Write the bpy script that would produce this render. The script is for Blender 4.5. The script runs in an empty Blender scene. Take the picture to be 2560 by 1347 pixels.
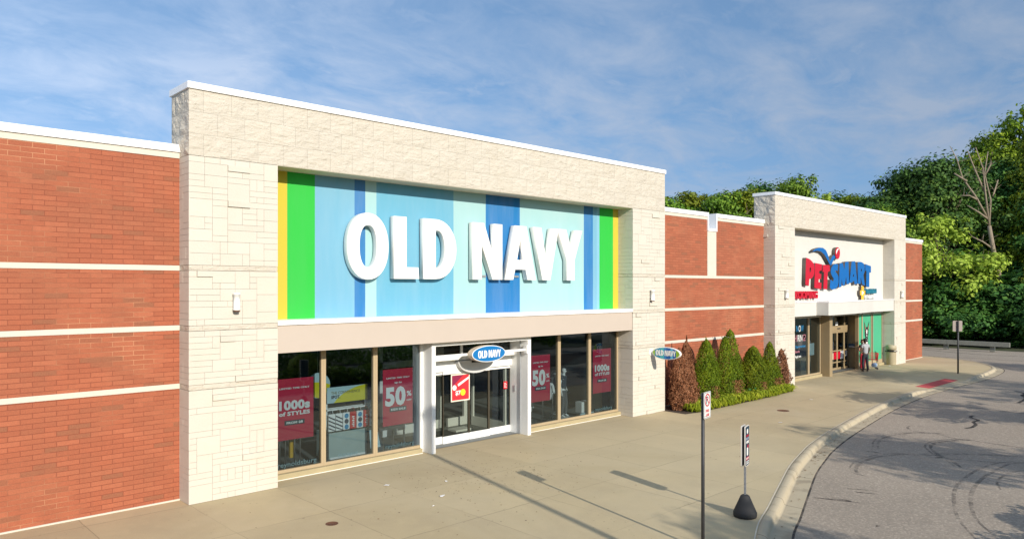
import bpy, bmesh, math, random
import numpy as np
from mathutils import Vector, Matrix, noise

# ------------------------------------------------------------------ look settings
SKY_STR = 0.112
SKY_SAT = 1.12
SKY_TINT = (0.64, 0.93, 0.99, 1)
CLOUD_COL = (0.345, 0.405, 0.51, 1)
SUN_E = 3.3
EXPO = 0.68
CREAM = (0.60, 0.555, 0.475)
CREAM_R = (0.575, 0.522, 0.435)
CREAM_B = (0.62, 0.575, 0.49)
CONC = (0.478, 0.386, 0.230)
ASPH = (0.33, 0.275, 0.215)
FASC = (0.49, 0.415, 0.35)
BR = dict(dark=(0.25, 0.092, 0.046), mid=(0.33, 0.090, 0.042), main=(0.370, 0.102, 0.047), lite=(0.41, 0.124, 0.060),
          dusk=(0.25, 0.078, 0.04), mort=(0.235, 0.062, 0.030), mort2=(0.50, 0.23, 0.12))
GT = (0.50, 0.58, 0.61)
# ------------------------------------------------------------------ camera, sky, sun
scene = bpy.context.scene
COL = scene.collection
cam_data = bpy.data.cameras.new("camera")
cam = bpy.data.objects.new("camera", cam_data)
COL.objects.link(cam)
cam.location = (0.0, -16.30, 4.70)
cam.rotation_euler = (math.radians(90), 0, math.radians(46.517 - 90))
cam_data.sensor_width = 36
cam_data.lens = 1839.9 / 2560 * 36
cam_data.shift_y = 43.5 / 2560
cam_data.clip_end = 2000
scene.camera = cam

SUN_EL = math.radians(23.5)
SUN_AZ = math.radians(192.7)          # clockwise from +Y
sun_dir = Vector((math.sin(SUN_AZ) * math.cos(SUN_EL), math.cos(SUN_AZ) * math.cos(SUN_EL), math.sin(SUN_EL)))
world = bpy.data.worlds.new("World")
scene.world = world
world.use_nodes = True
wt = world.node_tree
for n in list(wt.nodes):
    wt.nodes.remove(n)
def wn(t, **k):
    n = wt.nodes.new(t)
    for a, b in k.items():
        setattr(n, a, b)
    return n
w_out = wn('ShaderNodeOutputWorld')
w_mix = wn('ShaderNodeMixShader')
w_bg = wn('ShaderNodeBackground'); w_bg.inputs['Strength'].default_value = SKY_STR
w_cl = wn('ShaderNodeBackground'); w_cl.inputs['Strength'].default_value = 1.0
w_cl.inputs['Color'].default_value = CLOUD_COL
sky = wn('ShaderNodeTexSky', sky_type='NISHITA', sun_disc=False, sun_elevation=SUN_EL, sun_rotation=SUN_AZ,
         air_density=1.0, dust_density=0.6, ozone_density=2.2)
w_hs = wn('ShaderNodeHueSaturation'); w_hs.inputs['Saturation'].default_value = SKY_SAT
w_tint = wn('ShaderNodeMix', data_type='RGBA', blend_type='MULTIPLY'); w_tint.inputs[0].default_value = 1.0
w_tint.inputs[7].default_value = SKY_TINT
w_tc0 = wn('ShaderNodeTexCoord'); w_off = wn('ShaderNodeVectorMath', operation='ADD'); w_off.inputs[1].default_value = (0, 0, 0.22)
w_nrm = wn('ShaderNodeVectorMath', operation='NORMALIZE')       # look a little above the pale horizon band
wt.links.new(w_tc0.outputs['Generated'], w_off.inputs[0]); wt.links.new(w_off.outputs[0], w_nrm.inputs[0]); wt.links.new(w_nrm.outputs[0], sky.inputs[0])
wt.links.new(sky.outputs[0], w_hs.inputs['Color'])
wt.links.new(w_hs.outputs[0], w_tint.inputs[6])
wt.links.new(w_tint.outputs[2], w_bg.inputs['Color'])
w_tc = wn('ShaderNodeTexCoord')
w_sep = wn('ShaderNodeSeparateXYZ')
wt.links.new(w_tc.outputs['Generated'], w_sep.inputs[0])
w_z = wn('ShaderNodeMath', operation='MAXIMUM'); w_z.inputs[1].default_value = 0.0
wt.links.new(w_sep.outputs[2], w_z.inputs[0])
w_za = wn('ShaderNodeMath', operation='ADD'); w_za.inputs[1].default_value = 0.22
wt.links.new(w_z.outputs[0], w_za.inputs[0])
w_dx = wn('ShaderNodeMath', operation='DIVIDE'); w_dy = wn('ShaderNodeMath', operation='DIVIDE')
wt.links.new(w_sep.outputs[0], w_dx.inputs[0]); wt.links.new(w_za.outputs[0], w_dx.inputs[1])
wt.links.new(w_sep.outputs[1], w_dy.inputs[0]); wt.links.new(w_za.outputs[0], w_dy.inputs[1])
w_cmb = wn('ShaderNodeCombineXYZ')
wt.links.new(w_dx.outputs[0], w_cmb.inputs[0]); wt.links.new(w_dy.outputs[0], w_cmb.inputs[1])
w_map = wn('ShaderNodeMapping'); w_map.inputs['Rotation'].default_value = (0, 0, math.radians(-18))
w_map.inputs['Scale'].default_value = (1.35, 1.75, 1.0); w_map.inputs['Location'].default_value = (3.1, 1.7, 0)
wt.links.new(w_cmb.outputs[0], w_map.inputs[0])
w_n1 = wn('ShaderNodeTexNoise'); w_n1.inputs['Scale'].default_value = 2.3; w_n1.inputs['Detail'].default_value = 12
w_n1.inputs['Roughness'].default_value = 0.62; w_n1.inputs['Distortion'].default_value = 0.35
w_n2 = wn('ShaderNodeTexNoise'); w_n2.inputs['Scale'].default_value = 0.55; w_n2.inputs['Detail'].default_value = 3
w_r1 = wn('ShaderNodeValToRGB'); w_r1.color_ramp.elements[0].position = 0.37; w_r1.color_ramp.elements[1].position = 0.66
w_r2 = wn('ShaderNodeValToRGB'); w_r2.color_ramp.elements[0].position = 0.25; w_r2.color_ramp.elements[1].position = 0.52
for a in (w_n1, w_n2):
    wt.links.new(w_map.outputs[0], a.inputs['Vector'])
wt.links.new(w_n1.outputs[0], w_r1.inputs[0]); wt.links.new(w_n2.outputs[0], w_r2.inputs[0])
w_m = wn('ShaderNodeMath', operation='MULTIPLY')
wt.links.new(w_r1.outputs[0], w_m.inputs[0]); wt.links.new(w_r2.outputs[0], w_m.inputs[1])
w_n3 = wn('ShaderNodeTexNoise'); w_n3.inputs['Scale'].default_value = 5.5; w_n3.inputs['Detail'].default_value = 10; w_n3.inputs['Roughness'].default_value = 0.6; w_n3.inputs['Distortion'].default_value = 0.5
wt.links.new(w_map.outputs[0], w_n3.inputs['Vector'])
w_r3 = wn('ShaderNodeMapRange'); w_r3.inputs['From Min'].default_value = 0.50; w_r3.inputs['From Max'].default_value = 0.66; w_r3.inputs['To Max'].default_value = 0.55
wt.links.new(w_n3.outputs[0], w_r3.inputs[0])
w_m0 = wn('ShaderNodeMath', operation='MAXIMUM')
w_r3b = wn('ShaderNodeMath', operation='MULTIPLY'); wt.links.new(w_r3.outputs[0], w_r3b.inputs[0]); wt.links.new(w_r2.outputs[0], w_r3b.inputs[1])
wt.links.new(w_m.outputs[0], w_m0.inputs[0]); wt.links.new(w_r3b.outputs[0], w_m0.inputs[1])
# thin veil of high haze, thicker toward the horizon
w_v = wn('ShaderNodeMapRange'); w_v.inputs['From Min'].default_value = 0.0; w_v.inputs['From Max'].default_value = 0.35
w_v.inputs['To Min'].default_value = 0.38; w_v.inputs['To Max'].default_value = 0.24
wt.links.new(w_z.outputs[0], w_v.inputs[0])
w_m2 = wn('ShaderNodeMath', operation='MULTIPLY_ADD'); w_m2.inputs[1].default_value = 0.52
wt.links.new(w_m0.outputs[0], w_m2.inputs[0]); wt.links.new(w_v.outputs[0], w_m2.inputs[2])
w_m2.use_clamp = True
w_cc = wn('ShaderNodeMapRange'); w_cc.inputs['From Min'].default_value = 0.15; w_cc.inputs['From Max'].default_value = 0.95; w_cc.inputs['To Min'].default_value = 1.30; w_cc.inputs['To Max'].default_value = 0.72
wt.links.new(w_sep.outputs[0], w_cc.inputs[0]); wt.links.new(w_cc.outputs[0], w_cl.inputs['Strength'])
wt.links.new(w_m2.outputs[0], w_mix.inputs[0])
wt.links.new(w_bg.outputs[0], w_mix.inputs[1]); wt.links.new(w_cl.outputs[0], w_mix.inputs[2])
wt.links.new(w_mix.outputs[0], w_out.inputs[0])

sun_data = bpy.data.lights.new("sun", 'SUN')
sun_data.energy = SUN_E
sun_data.angle = math.radians(0.55)
sun_data.color = (1.0, 0.92, 0.80)
sun_ob = bpy.data.objects.new("sun", sun_data)
COL.objects.link(sun_ob)
sun_ob.rotation_euler = (-sun_dir).to_track_quat('-Z', 'Y').to_euler()
sun_ob.location = (0, -40, 30)

vs = scene.view_settings
vs.view_transform = 'Standard'; vs.look = 'None'; vs.gamma = 1.0; vs.use_curve_mapping = False
vs.exposure = EXPO
scene.cycles.max_bounces = 8
scene.cycles.transparent_max_bounces = 12
scene.cycles.caustics_reflective = False
scene.cycles.caustics_refractive = False
rnd = random.Random(7)

# ------------------------------------------------------------------ materials
class NT:
    def __init__(s, name):
        s.m = bpy.data.materials.new(name); s.m.use_nodes = True
        s.t = s.m.node_tree; s.b = s.t.nodes['Principled BSDF']; s.out = s.t.nodes['Material Output']
    def n(s, t, ins=None, **k):
        nd = s.t.nodes.new(t)
        for a, b in k.items():
            setattr(nd, a, b)
        for a, b in (ins or {}).items():
            if hasattr(b, 'is_linked'):
                s.t.links.new(b, nd.inputs[a])
            else:
                nd.inputs[a].default_value = b
        return nd
    def link(s, a, b): s.t.links.new(a, b)
    def math(s, op, a, b=0.0, c=0.0, clamp=False):
        return s.n('ShaderNodeMath', {0: a, 1: b, 2: c}, operation=op, use_clamp=clamp).outputs[0]
    def pos(s): return s.n('ShaderNodeTexCoord').outputs['Object']
    def noise(s, scale, detail=4, rough=0.55, vec=None, dist=0.0):
        d = {'Scale': scale, 'Detail': detail, 'Roughness': rough, 'Distortion': dist}
        d['Vector'] = vec if vec is not None else s.pos()
        return s.n('ShaderNodeTexNoise', d).outputs[0]
    def ramp(s, fac, stops):
        r = s.n('ShaderNodeValToRGB', {0: fac})
        cr = r.color_ramp
        while len(cr.elements) < len(stops): cr.elements.new(0.5)
        for e, (p, c) in zip(cr.elements, stops):
            e.position = p; e.color = c if len(c) == 4 else (*c, 1)
        return r.outputs[0]
    def mix(s, fac, a, b, mode='MIX'):
        nd = s.t.nodes.new('ShaderNodeMix'); nd.data_type = 'RGBA'; nd.blend_type = mode
        for i, v in ((0, fac), (6, a), (7, b)):
            if hasattr(v, 'is_linked'): s.t.links.new(v, nd.inputs[i])
            else: nd.inputs[i].default_value = v if i == 0 else ((*v, 1) if len(v) == 3 else v)
        return nd.outputs[2]
    def bump(s, h, strength=0.3, dist=0.01, normal=None):
        d = {'Height': h, 'Strength': strength, 'Distance': dist}
        if normal is not None: d['Normal'] = normal
        return s.n('ShaderNodeBump', d).outputs[0]
    def base(s, c): 
        if hasattr(c, 'is_linked'): s.link(c, s.b.inputs['Base Color'])
        else: s.b.inputs['Base Color'].default_value = (*c[:3], 1)
    def rough(s, r):
        if hasattr(r, 'is_linked'): s.link(r, s.b.inputs['Roughness'])
        else: s.b.inputs['Roughness'].default_value = r
    def normal(s, n): s.link(n, s.b.inputs['Normal'])

def lin(r, g, b, k=1.0):
    f = lambda v: (v / 255 / 12.92 if v / 255 <= 0.04045 else ((v / 255 + 0.055) / 1.055) ** 2.4) / k
    return (f(r), f(g), f(b))
MC = {}
def plain(name, col, rough=0.6, metal=0.0, var=0.12, scale=3.0, bump=0.0, spec=0.5):
    """a painted or plain surface with slight uneven colour and roughness"""
    if name in MC: return MC[name]
    t = NT(name)
    n1 = t.noise(scale, 5, 0.6)
    c = t.mix(n1, tuple(v * (1 - var) for v in col), tuple(min(1, v * (1 + var)) for v in col))
    t.base(c)
    t.rough(t.math('MULTIPLY_ADD', n1, 0.2, rough - 0.1, clamp=True))
    t.b.inputs['Metallic'].default_value = metal
    t.b.inputs['Specular IOR Level'].default_value = spec
    if bump: t.normal(t.bump(t.noise(scale * 14, 3), bump, 0.01))
    MC[name] = t.m
    return t.m

def brick_mat():
    t = NT('red_brick')
    p = t.pos()
    sp = t.n('ShaderNodeSeparateXYZ', {0: p})
    # wall runs along x (fronts) and y (ends)
    u = t.math('ADD', sp.outputs[0], sp.outputs[1])
    v = t.n('ShaderNodeCombineXYZ', {0: u, 1: sp.outputs[2], 2: 0.0}).outputs[0]
    br = t.n('ShaderNodeTexBrick', {'Vector': v, 'Color1': (0, 0, 0, 1), 'Color2': (1, 1, 1, 1), 'Mortar': (0.5, 0.5, 0.5, 1),
             'Scale': 1.0, 'Mortar Size': 0.007, 'Mortar Smooth': 0.25, 'Bias': 0.0, 'Brick Width': 0.406, 'Row Height': 0.1016})
    br.offset = 0.5
    bw = t.n('ShaderNodeSeparateColor', {0: br.outputs['Color']}).outputs[0]
    c = t.ramp(bw, [(0.0, BR['dark']), (0.06, BR['dark']), (0.13, BR['mid']), (0.6, BR['main']), (1.0, BR['lite'])])
    blot = t.noise(0.9, 5, 0.6, vec=v)
    c = t.mix(t.math('MULTIPLY', t.ramp(blot, [(0.42, (0, 0, 0)), (0.66, (1, 1, 1))]), 0.45), c, BR['dark'])
    streak = t.n('ShaderNodeTexNoise', {'Vector': t.n('ShaderNodeMapping', {'Vector': v, 'Scale': (7.0, 0.5, 1)}).outputs[0], 'Scale': 1.0, 'Detail': 4.0}).outputs[0]
    c = t.mix(t.math('MULTIPLY', t.ramp(streak, [(0.5, (0, 0, 0)), (0.8, (1, 1, 1))]), 0.25), c, BR['dusk'])
    fine = t.noise(60, 3, 0.6)
    c = t.mix(0.22, c, t.ramp(fine, [(0.3, (0.16, 0.05, 0.025)), (0.75, (0.58, 0.19, 0.09))]))
    # mortar tinted close to the brick, paler where the sealer has worn off
    mw = t.ramp(t.noise(0.42, 4, 0.65, vec=v), [(0.50, (0, 0, 0)), (0.64, (1, 1, 1))])
    mort = t.mix(mw, BR['mort'], BR['mort2'])
    c = t.mix(br.outputs['Fac'], c, mort)
    t.base(c); t.rough(0.85)
    h = t.math('SUBTRACT', t.math('MULTIPLY', fine, 0.25), br.outputs['Fac'])
    t.normal(t.bump(h, 0.55, 0.008))
    return t.m

def stone_mat(name, col, var=0.06, grain=0.35, big=0.0):
    t = NT(name)
    isl = t.n('ShaderNodeNewGeometry').outputs['Random Per Island']
    c = t.ramp(isl, [(0.0, tuple(v * (1 - var) for v in col)), (0.12, tuple(v * (1 - 0.35 * var) for v in col)), (0.6, col), (1.0, tuple(min(0.9, v * (1 + 0.5 * var)) for v in col))])
    n = t.noise(1.1, 6, 0.65)
    c = t.mix(t.math('MULTIPLY', t.ramp(n, [(0.45, (0, 0, 0)), (0.8, (1, 1, 1))]), 0.35), c, tuple(a * b for a, b in zip(col, (0.90, 0.84, 0.74))))
    f = t.noise(38, 4, 0.7)
    c = t.mix(0.16, c, t.ramp(f, [(0.3, tuple(v * 0.62 for v in col)), (0.7, tuple(min(0.92, v * 1.12) for v in col))]))
    t.base(c); t.rough(0.85)
    b = t.bump(t.noise(24, 5, 0.7), grain, 0.012)
    if big:          # flaky split face: chips lie mostly level
        fl = t.noise(1.0, 6, 0.62, vec=t.n('ShaderNodeMapping', {'Vector': t.pos(), 'Scale': (4.0, 4.0, 11.0)}).outputs[0], dist=0.5)
        b = t.bump(fl, big, 0.07, normal=b)
        t.base(t.mix(t.math('MULTIPLY', t.ramp(fl, [(0.30, (1, 1, 1)), (0.40, (0, 0, 0))]), 0.30), c, tuple(v*.62 for v in col)))
    t.normal(b)
    return t.m

def concrete_mat():
    t = NT('sidewalk_concrete')
    p = t.pos(); sp = t.n('ShaderNodeSeparateXYZ', {0: p})
    X, Y = sp.outputs[0], sp.outputs[1]
    wob = t.math('MULTIPLY', t.math('SUBTRACT', t.noise(2.0, 3), 0.5), 0.03)
    def line(v, period, off, width):
        a = t.math('ADD', t.math('DIVIDE', t.math('ADD', v, -off), period), wob)
        fr = t.math('FRACT', a)
        d = t.math('MULTIPLY', t.math('MINIMUM', fr, t.math('SUBTRACT', 1.0, fr)), period)
        return t.math('SUBTRACT', 1.0, t.math('DIVIDE', d, width), clamp=True), t.math('FLOOR', a)
    lx, ix = line(X, 2.0, -0.13, 0.016)
    ly, iy = line(Y, 2.45, -7.37, 0.016)
    # every second joint is a faint tooled one
    odd = t.math('MULTIPLY_ADD', t.math('PINGPONG', ix, 1.0), 0.6, 0.4)
    seg = t.ramp(t.noise(0.35, 2, 0.5), [(0.42, (0.25, 0.25, 0.25)), (0.6, (1, 1, 1))])
    jl = t.math('MULTIPLY', t.math('MAXIMUM', t.math('MULTIPLY', lx, odd), ly), seg)
    wn_ = t.n('ShaderNodeTexWhiteNoise', {'Vector': t.n('ShaderNodeCombineXYZ', {0: ix, 1: iy, 2: 0.0}).outputs[0]}).outputs[0]
    c = t.mix(wn_, tuple(v * 0.88 for v in CONC), tuple(v * 1.08 for v in CONC))
    st = t.noise(0.55, 8, 0.68, dist=0.4)
    c = t.mix(t.math('MULTIPLY', t.ramp(st, [(0.40, (0, 0, 0)), (0.68, (1, 1, 1))]), 0.6), c, tuple(a * b for a, b in zip(CONC, (0.74, 0.74, 0.79))))
    st2 = t.noise(2.6, 6, 0.7)
    c = t.mix(t.math('MULTIPLY', t.ramp(st2, [(0.52, (0, 0, 0)), (0.75, (1, 1, 1))]), 0.28), c, tuple(min(.8, v * 1.22) for v in CONC))
    fn = t.noise(45, 4, 0.7)
    c = t.mix(0.25, c, t.ramp(fn, [(0.3, tuple(v * 0.72 for v in CONC)), (0.7, tuple(v * 1.25 for v in CONC))]))
    vo = t.n('ShaderNodeTexVoronoi', {'Vector': p, 'Scale': 1.25, 'Randomness': 1.0}).outputs['Distance']
    gum = t.math('LESS_THAN', t.math('ADD', vo, t.math('MULTIPLY', t.noise(9, 2), 0.06)), 0.058)
    w3 = t.noise(0.16, 5, 0.6, dist=0.8)
    c = t.mix(t.math('MULTIPLY', t.ramp(w3, [(0.48, (0, 0, 0)), (0.62, (1, 1, 1))]), 0.30), c, tuple(a * b for a, b in zip(CONC, (1.10, 1.16, 1.30))))
    sk = t.math('LESS_THAN', t.n('ShaderNodeTexVoronoi', {'Vector': p, 'Scale': 5.5}).outputs['Distance'], 0.10)
    c = t.mix(t.math('MULTIPLY', sk, t.ramp(t.noise(0.5, 3), [(0.45, (0, 0, 0)), (0.6, (0.5, 0.5, 0.5))])), c, tuple(v * 0.4 for v in CONC))
    c = t.mix(t.math('MULTIPLY', gum, 0.55), c, tuple(v * 0.3 for v in CONC))
    c = t.mix(t.math('MULTIPLY', jl, 0.75), c, tuple(v * 0.35 for v in CONC))
    t.base(c); t.rough(0.88)
    t.normal(t.bump(t.math('SUBTRACT', t.math('MULTIPLY', fn, 0.3), jl), 0.4, 0.01))
    return t.m

def asphalt_mat():
    t = NT('asphalt')
    c = t.ramp(t.noise(0.25, 7, 0.65), [(0.35, tuple(v * 0.86 for v in ASPH)), (0.7, tuple(v * 1.12 for v in ASPH))])
    agg = t.n('ShaderNodeTexVoronoi', {'Vector': t.pos(), 'Scale': 26.0}).outputs['Color']
    ag = t.n('ShaderNodeSeparateColor', {0: agg}).outputs[0]
    c = t.mix(0.38, c, t.ramp(ag, [(0.0, tuple(v * 0.55 for v in ASPH)), (0.75, ASPH), (1.0, tuple(v * 1.7 for v in ASPH))]))
    oil = t.ramp(t.noise(0.8, 6, 0.7, dist=1.0), [(0.60, (0, 0, 0)), (0.74, (1, 1, 1))])
    c = t.mix(t.math('MULTIPLY', oil, 0.35), c, tuple(v * 0.45 for v in ASPH))
    fl = t.math('LESS_THAN', t.n('ShaderNodeTexVoronoi', {'Vector': t.pos(), 'Scale': 2.3}).outputs['Distance'], 0.07)
    c = t.mix(t.math('MULTIPLY', fl, 0.5), c, tuple(v * 0.35 for v in ASPH))
    t.base(c); t.rough(0.9)
    t.normal(t.bump(ag, 0.5, 0.01))
    return t.m

def leaf_mat(name, dark, mid, lite, trans=0.25, sc=0.35):
    t = NT(name)
    isl = t.n('ShaderNodeNewGeometry').outputs['Random Per Island']
    big = t.noise(sc, 3, 0.6)
    obj = t.n('ShaderNodeObjectInfo').outputs['Random']
    f = t.math('ADD', t.math('MULTIPLY', isl, 0.45), t.math('MULTIPLY_ADD', big, 0.9, -0.22), clamp=True)
    c = t.ramp(f, [(0.05, dark), (0.5, mid), (0.95, lite)])
    hs = t.n('ShaderNodeHueSaturation', {'Color': c, 'Hue': t.math('MULTIPLY_ADD', obj, 0.03, 0.485), 'Value': t.math('MULTIPLY_ADD', obj, 0.3, 0.85)})
    t.base(hs.outputs[0]); t.rough(0.6)
    t.b.inputs['Specular IOR Level'].default_value = 0.25
    tr = t.n('ShaderNodeBsdfTranslucent', {'Color': hs.outputs[0]})
    mx = t.n('ShaderNodeMixShader', {0: trans, 1: t.b.outputs[0], 2: tr.outputs[0]})
    t.link(mx.outputs[0], t.out.inputs[0])
    return t.m

def glass_mat(name, tint, refl=1.0, ior=1.5):
    t = NT(name)
    fr = t.n('ShaderNodeFresnel', {'IOR': ior}).outputs[0]
    gl = t.n('ShaderNodeBsdfGlossy', {'Color': (0.78, 0.92, 1.0, 1), 'Roughness': 0.02})
    t.link(t.bump(t.noise(1.3, 2), 0.05, 0.02), gl.inputs['Normal'])
    tp = t.n('ShaderNodeBsdfTransparent', {'Color': (*tint, 1)})
    mx = t.n('ShaderNodeMixShader', {0: t.math('MULTIPLY', fr, refl, clamp=True), 1: tp.outputs[0], 2: gl.outputs[0]})
    t.link(mx.outputs[0], t.out.inputs[0])
    return t.m

def mark_mat():
    """worn rubber: dark where it lies, see-through where it has worn away"""
    t = NT('worn_rubber_mark')
    t.base((0.03, 0.03, 0.032)); t.rough(0.8)
    n = t.noise(3.5, 6, 0.7)
    a = t.ramp(n, [(0.38, (0.0, 0.0, 0.0)), (0.62, (0.42, 0.42, 0.42))])
    t.link(a, t.b.inputs['Alpha'])
    return t.m
def mark_mat2(name, col, lo, hi, sc):
    t = NT(name)
    t.base(col); t.rough(0.8)
    a = t.ramp(t.noise(sc, 6, 0.7), [(0.38, (lo, lo, lo)), (0.62, (hi, hi, hi))])
    t.link(a, t.b.inputs['Alpha'])
    return t.m

M_BRICK = brick_mat()
M_STONE = stone_mat('cream_ashlar', CREAM)
M_ROUGH = stone_mat('cream_split_stone', CREAM_R, var=0.05, grain=0.45, big=0.7)
M_MORT = plain('stone_joint', tuple(a * b for a, b in zip(CREAM, (0.91, 0.88, 0.78))), 0.9)
M_BAND = stone_mat('cream_band_stone', CREAM_B, var=0.06)
M_CONC = concrete_mat()
M_KERB = stone_mat('kerb_concrete', (0.46, 0.39, 0.27), var=0.12)
def kerb_joints(mat):
    nt = mat.node_tree; b = nt.nodes['Principled BSDF']; src = b.inputs['Base Color'].links[0].from_socket
    def N(t, **k):
        n = nt.nodes.new(t)
        for a, v in k.items(): setattr(n, a, v)
        return n
    tc = N('ShaderNodeTexCoord'); sp = N('ShaderNodeSeparateXYZ'); nt.links.new(tc.outputs['Object'], sp.inputs[0])
    d = N('ShaderNodeMath', operation='DIVIDE'); d.inputs[1].default_value = 2.6; nt.links.new(sp.outputs[0], d.inputs[0])
    f = N('ShaderNodeMath', operation='FRACT'); nt.links.new(d.outputs[0], f.inputs[0])
    l = N('ShaderNodeMath', operation='LESS_THAN'); l.inputs[1].default_value = 0.009; nt.links.new(f.outputs[0], l.inputs[0])
    no = N('ShaderNodeTexNoise'); no.inputs['Scale'].default_value = 1.7; no.inputs['Detail'].default_value = 6; nt.links.new(tc.outputs['Object'], no.inputs['Vector'])
    r = N('ShaderNodeMapRange'); r.inputs['From Min'].default_value = .52; r.inputs['From Max'].default_value = .68; r.inputs['To Max'].default_value = .45; nt.links.new(no.outputs[0], r.inputs[0])
    mx = N('ShaderNodeMath', operation='MAXIMUM'); nt.links.new(l.outputs[0], mx.inputs[0]); nt.links.new(r.outputs[0], mx.inputs[1])
    m = N('ShaderNodeMix', data_type='RGBA'); nt.links.new(mx.outputs[0], m.inputs[0]); nt.links.new(src, m.inputs[6]); m.inputs[7].default_value = (.16, .125, .085, 1)
    nt.links.new(m.outputs[2], b.inputs['Base Color'])
kerb_joints(M_KERB)
M_ASPH = asphalt_mat()
M_COPE = plain('white_metal_coping', (0.86, 0.86, 0.86), 0.35, var=0.04, scale=0.7)
M_WHITE = plain('white_painted_metal', (0.80, 0.80, 0.78), 0.4, var=0.05, scale=1.5)
M_STUC = plain('white_stucco', (0.585, 0.57, 0.53), 0.85, var=0.05, scale=1.5, bump=0.12)
M_EIFS = plain('beige_stucco', FASC, 0.85, var=0.05, scale=1.2, bump=0.1)
M_TAN = plain('tan_aluminium', (0.42, 0.325, 0.20), 0.45, metal=0.0, var=0.08)
M_TAN2 = plain('champagne_aluminium', (0.32, 0.24, 0.135), 0.45, var=0.08)
M_CURB = plain('window_curb_concrete', (0.40, 0.33, 0.19), 0.9, var=0.22, scale=2.2, bump=0.3)
M_GLASS = glass_mat('shop_glass', GT, 2.1)
M_GLASSD = glass_mat('door_glass', (0.60, 0.64, 0.60), 1.8)
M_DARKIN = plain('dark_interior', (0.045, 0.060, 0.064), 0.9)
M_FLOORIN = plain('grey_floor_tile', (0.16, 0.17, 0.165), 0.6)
M_BLACK = plain('black_rubber', (0.022, 0.022, 0.023), 0.75, bump=0.2)
M_GALV = plain('galvanised_steel', (0.42, 0.44, 0.45), 0.45, metal=0.6, var=0.25, scale=6)
M_DARKM = plain('weathered_dark_post', (0.045, 0.046, 0.05), 0.55, metal=0.3, var=0.6, scale=7)
M_RUST = plain('rusty_iron', (0.15, 0.065, 0.035), 0.8, metal=0.2, var=0.4, scale=9, bump=0.4)
M_CHROME = plain('steel', (0.55, 0.56, 0.57), 0.3, metal=0.9, var=0.05)
M_RED = plain('poster_red', (0.50, 0.015, 0.055), 0.7, var=0.12, scale=1.5)
M_INKW = plain('white_ink', (0.78, 0.78, 0.76), 0.7, var=0.03)
M_INKD = plain('dark_ink', (0.03, 0.05, 0.065), 0.7, var=0.05)

# ------------------------------------------------------------------ mesh helpers
class MB:
    """collects boxes, tubes and polygons for ONE mesh object"""
    def __init__(s): s.bm = bmesh.new(); s.mi = 0
    def faces(s, vs, fs):
        v = [s.bm.verts.new(p) for p in vs]
        for f in fs:
            try:
                ff = s.bm.faces.new([v[i] for i in f]); ff.material_index = s.mi
            except ValueError: pass
        return v
    def box(s, x0, x1, y0, y1, z0, z1, bevel=0.0):
        v = s.faces([(x0,y0,z0),(x1,y0,z0),(x1,y1,z0),(x0,y1,z0),(x0,y0,z1),(x1,y0,z1),(x1,y1,z1),(x0,y1,z1)],
                [(0,3,2,1),(4,5,6,7),(0,1,5,4),(1,2,6,5),(2,3,7,6),(3,0,4,7)])
        if bevel:
            es = set(e for q in v for e in q.link_edges)
            bmesh.ops.bevel(s.bm, geom=list(es), offset=bevel, segments=2, affect='EDGES', profile=0.5)
        return s
    def tube(s, pts, r, seg=10, cap=True):
        pts = [Vector(p) for p in pts]; rr = r if isinstance(r, (list, tuple)) else [r] * len(pts)
        rings = []
        up0 = None
        for i, p in enumerate(pts):
            d = (pts[min(i+1, len(pts)-1)] - pts[max(i-1, 0)]).normalized()
            a = Vector((0,0,1)) if abs(d.z) < 0.95 else Vector((1,0,0))
            if up0 is not None: a = up0
            x = d.cross(a).normalized(); y = d.cross(x).normalized(); up0 = -y if False else None
            rings.append([s.bm.verts.new(p + (x * math.cos(2*math.pi*k/seg) + y * math.sin(2*math.pi*k/seg)) * rr[i]) for k in range(seg)])
        for a, b in zip(rings, rings[1:]):
            for k in range(seg):
                f = s.bm.faces.new((a[k], a[(k+1) % seg], b[(k+1) % seg], b[k])); f.material_index = s.mi; f.smooth = True
        if cap:
            for q in (rings[0], rings[-1][::-1]):
                try: f = s.bm.faces.new(q); f.material_index = s.mi
                except ValueError: pass
        return s
    def lathe(s, prof, cx=0, cy=0, seg=24, smooth=True):
        rings = [[s.bm.verts.new((cx + r*math.cos(2*math.pi*k/seg), cy + r*math.sin(2*math.pi*k/seg), z)) for k in range(seg)] for r, z in prof]
        for a, b in zip(rings, rings[1:]):
            for k in range(seg):
                f = s.bm.faces.new((a[k], a[(k+1) % seg], b[(k+1) % seg], b[k])); f.material_index = s.mi; f.smooth = smooth
        for q in (rings[0][::-1], rings[-1]):
            f = s.bm.faces.new(q); f.material_index = s.mi
        return s
    def build(s, name, mats, parent=None, loc=None):
        bmesh.ops.recalc_face_normals(s.bm, faces=s.bm.faces[:])
        me = bpy.data.meshes.new(name); s.bm.to_mesh(me); s.bm.free()
        return link(name, me, mats, parent, loc)
def link(name, me, mats, parent=None, loc=None):
    o = bpy.data.objects.new(name, me); COL.objects.link(o)
    if len(me.materials) == 0:
        for m in (mats if isinstance(mats, (list, tuple)) else [mats]): me.materials.append(m)
    else:
        me.materials[0] = mats[0] if isinstance(mats, (list, tuple)) else mats
    if parent: o.parent = parent
    if loc: o.location = loc
    return o
def tag(o, label=None, cat=None, group=None, kind=None):
    if label: o['label'] = label
    if cat: o['category'] = cat
    if group: o['group'] = group
    if kind: o['kind'] = kind
    return o
def struct(o): o['kind'] = 'structure'; return o
def empty(name, loc=(0,0,0), label=None, cat=None, group=None, rz=0):
    o = bpy.data.objects.new(name, None); COL.objects.link(o); o.empty_display_size = 0.2
    o.location = loc; o.rotation_euler = (0, 0, rz)
    return tag(o, label, cat, group)
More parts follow.
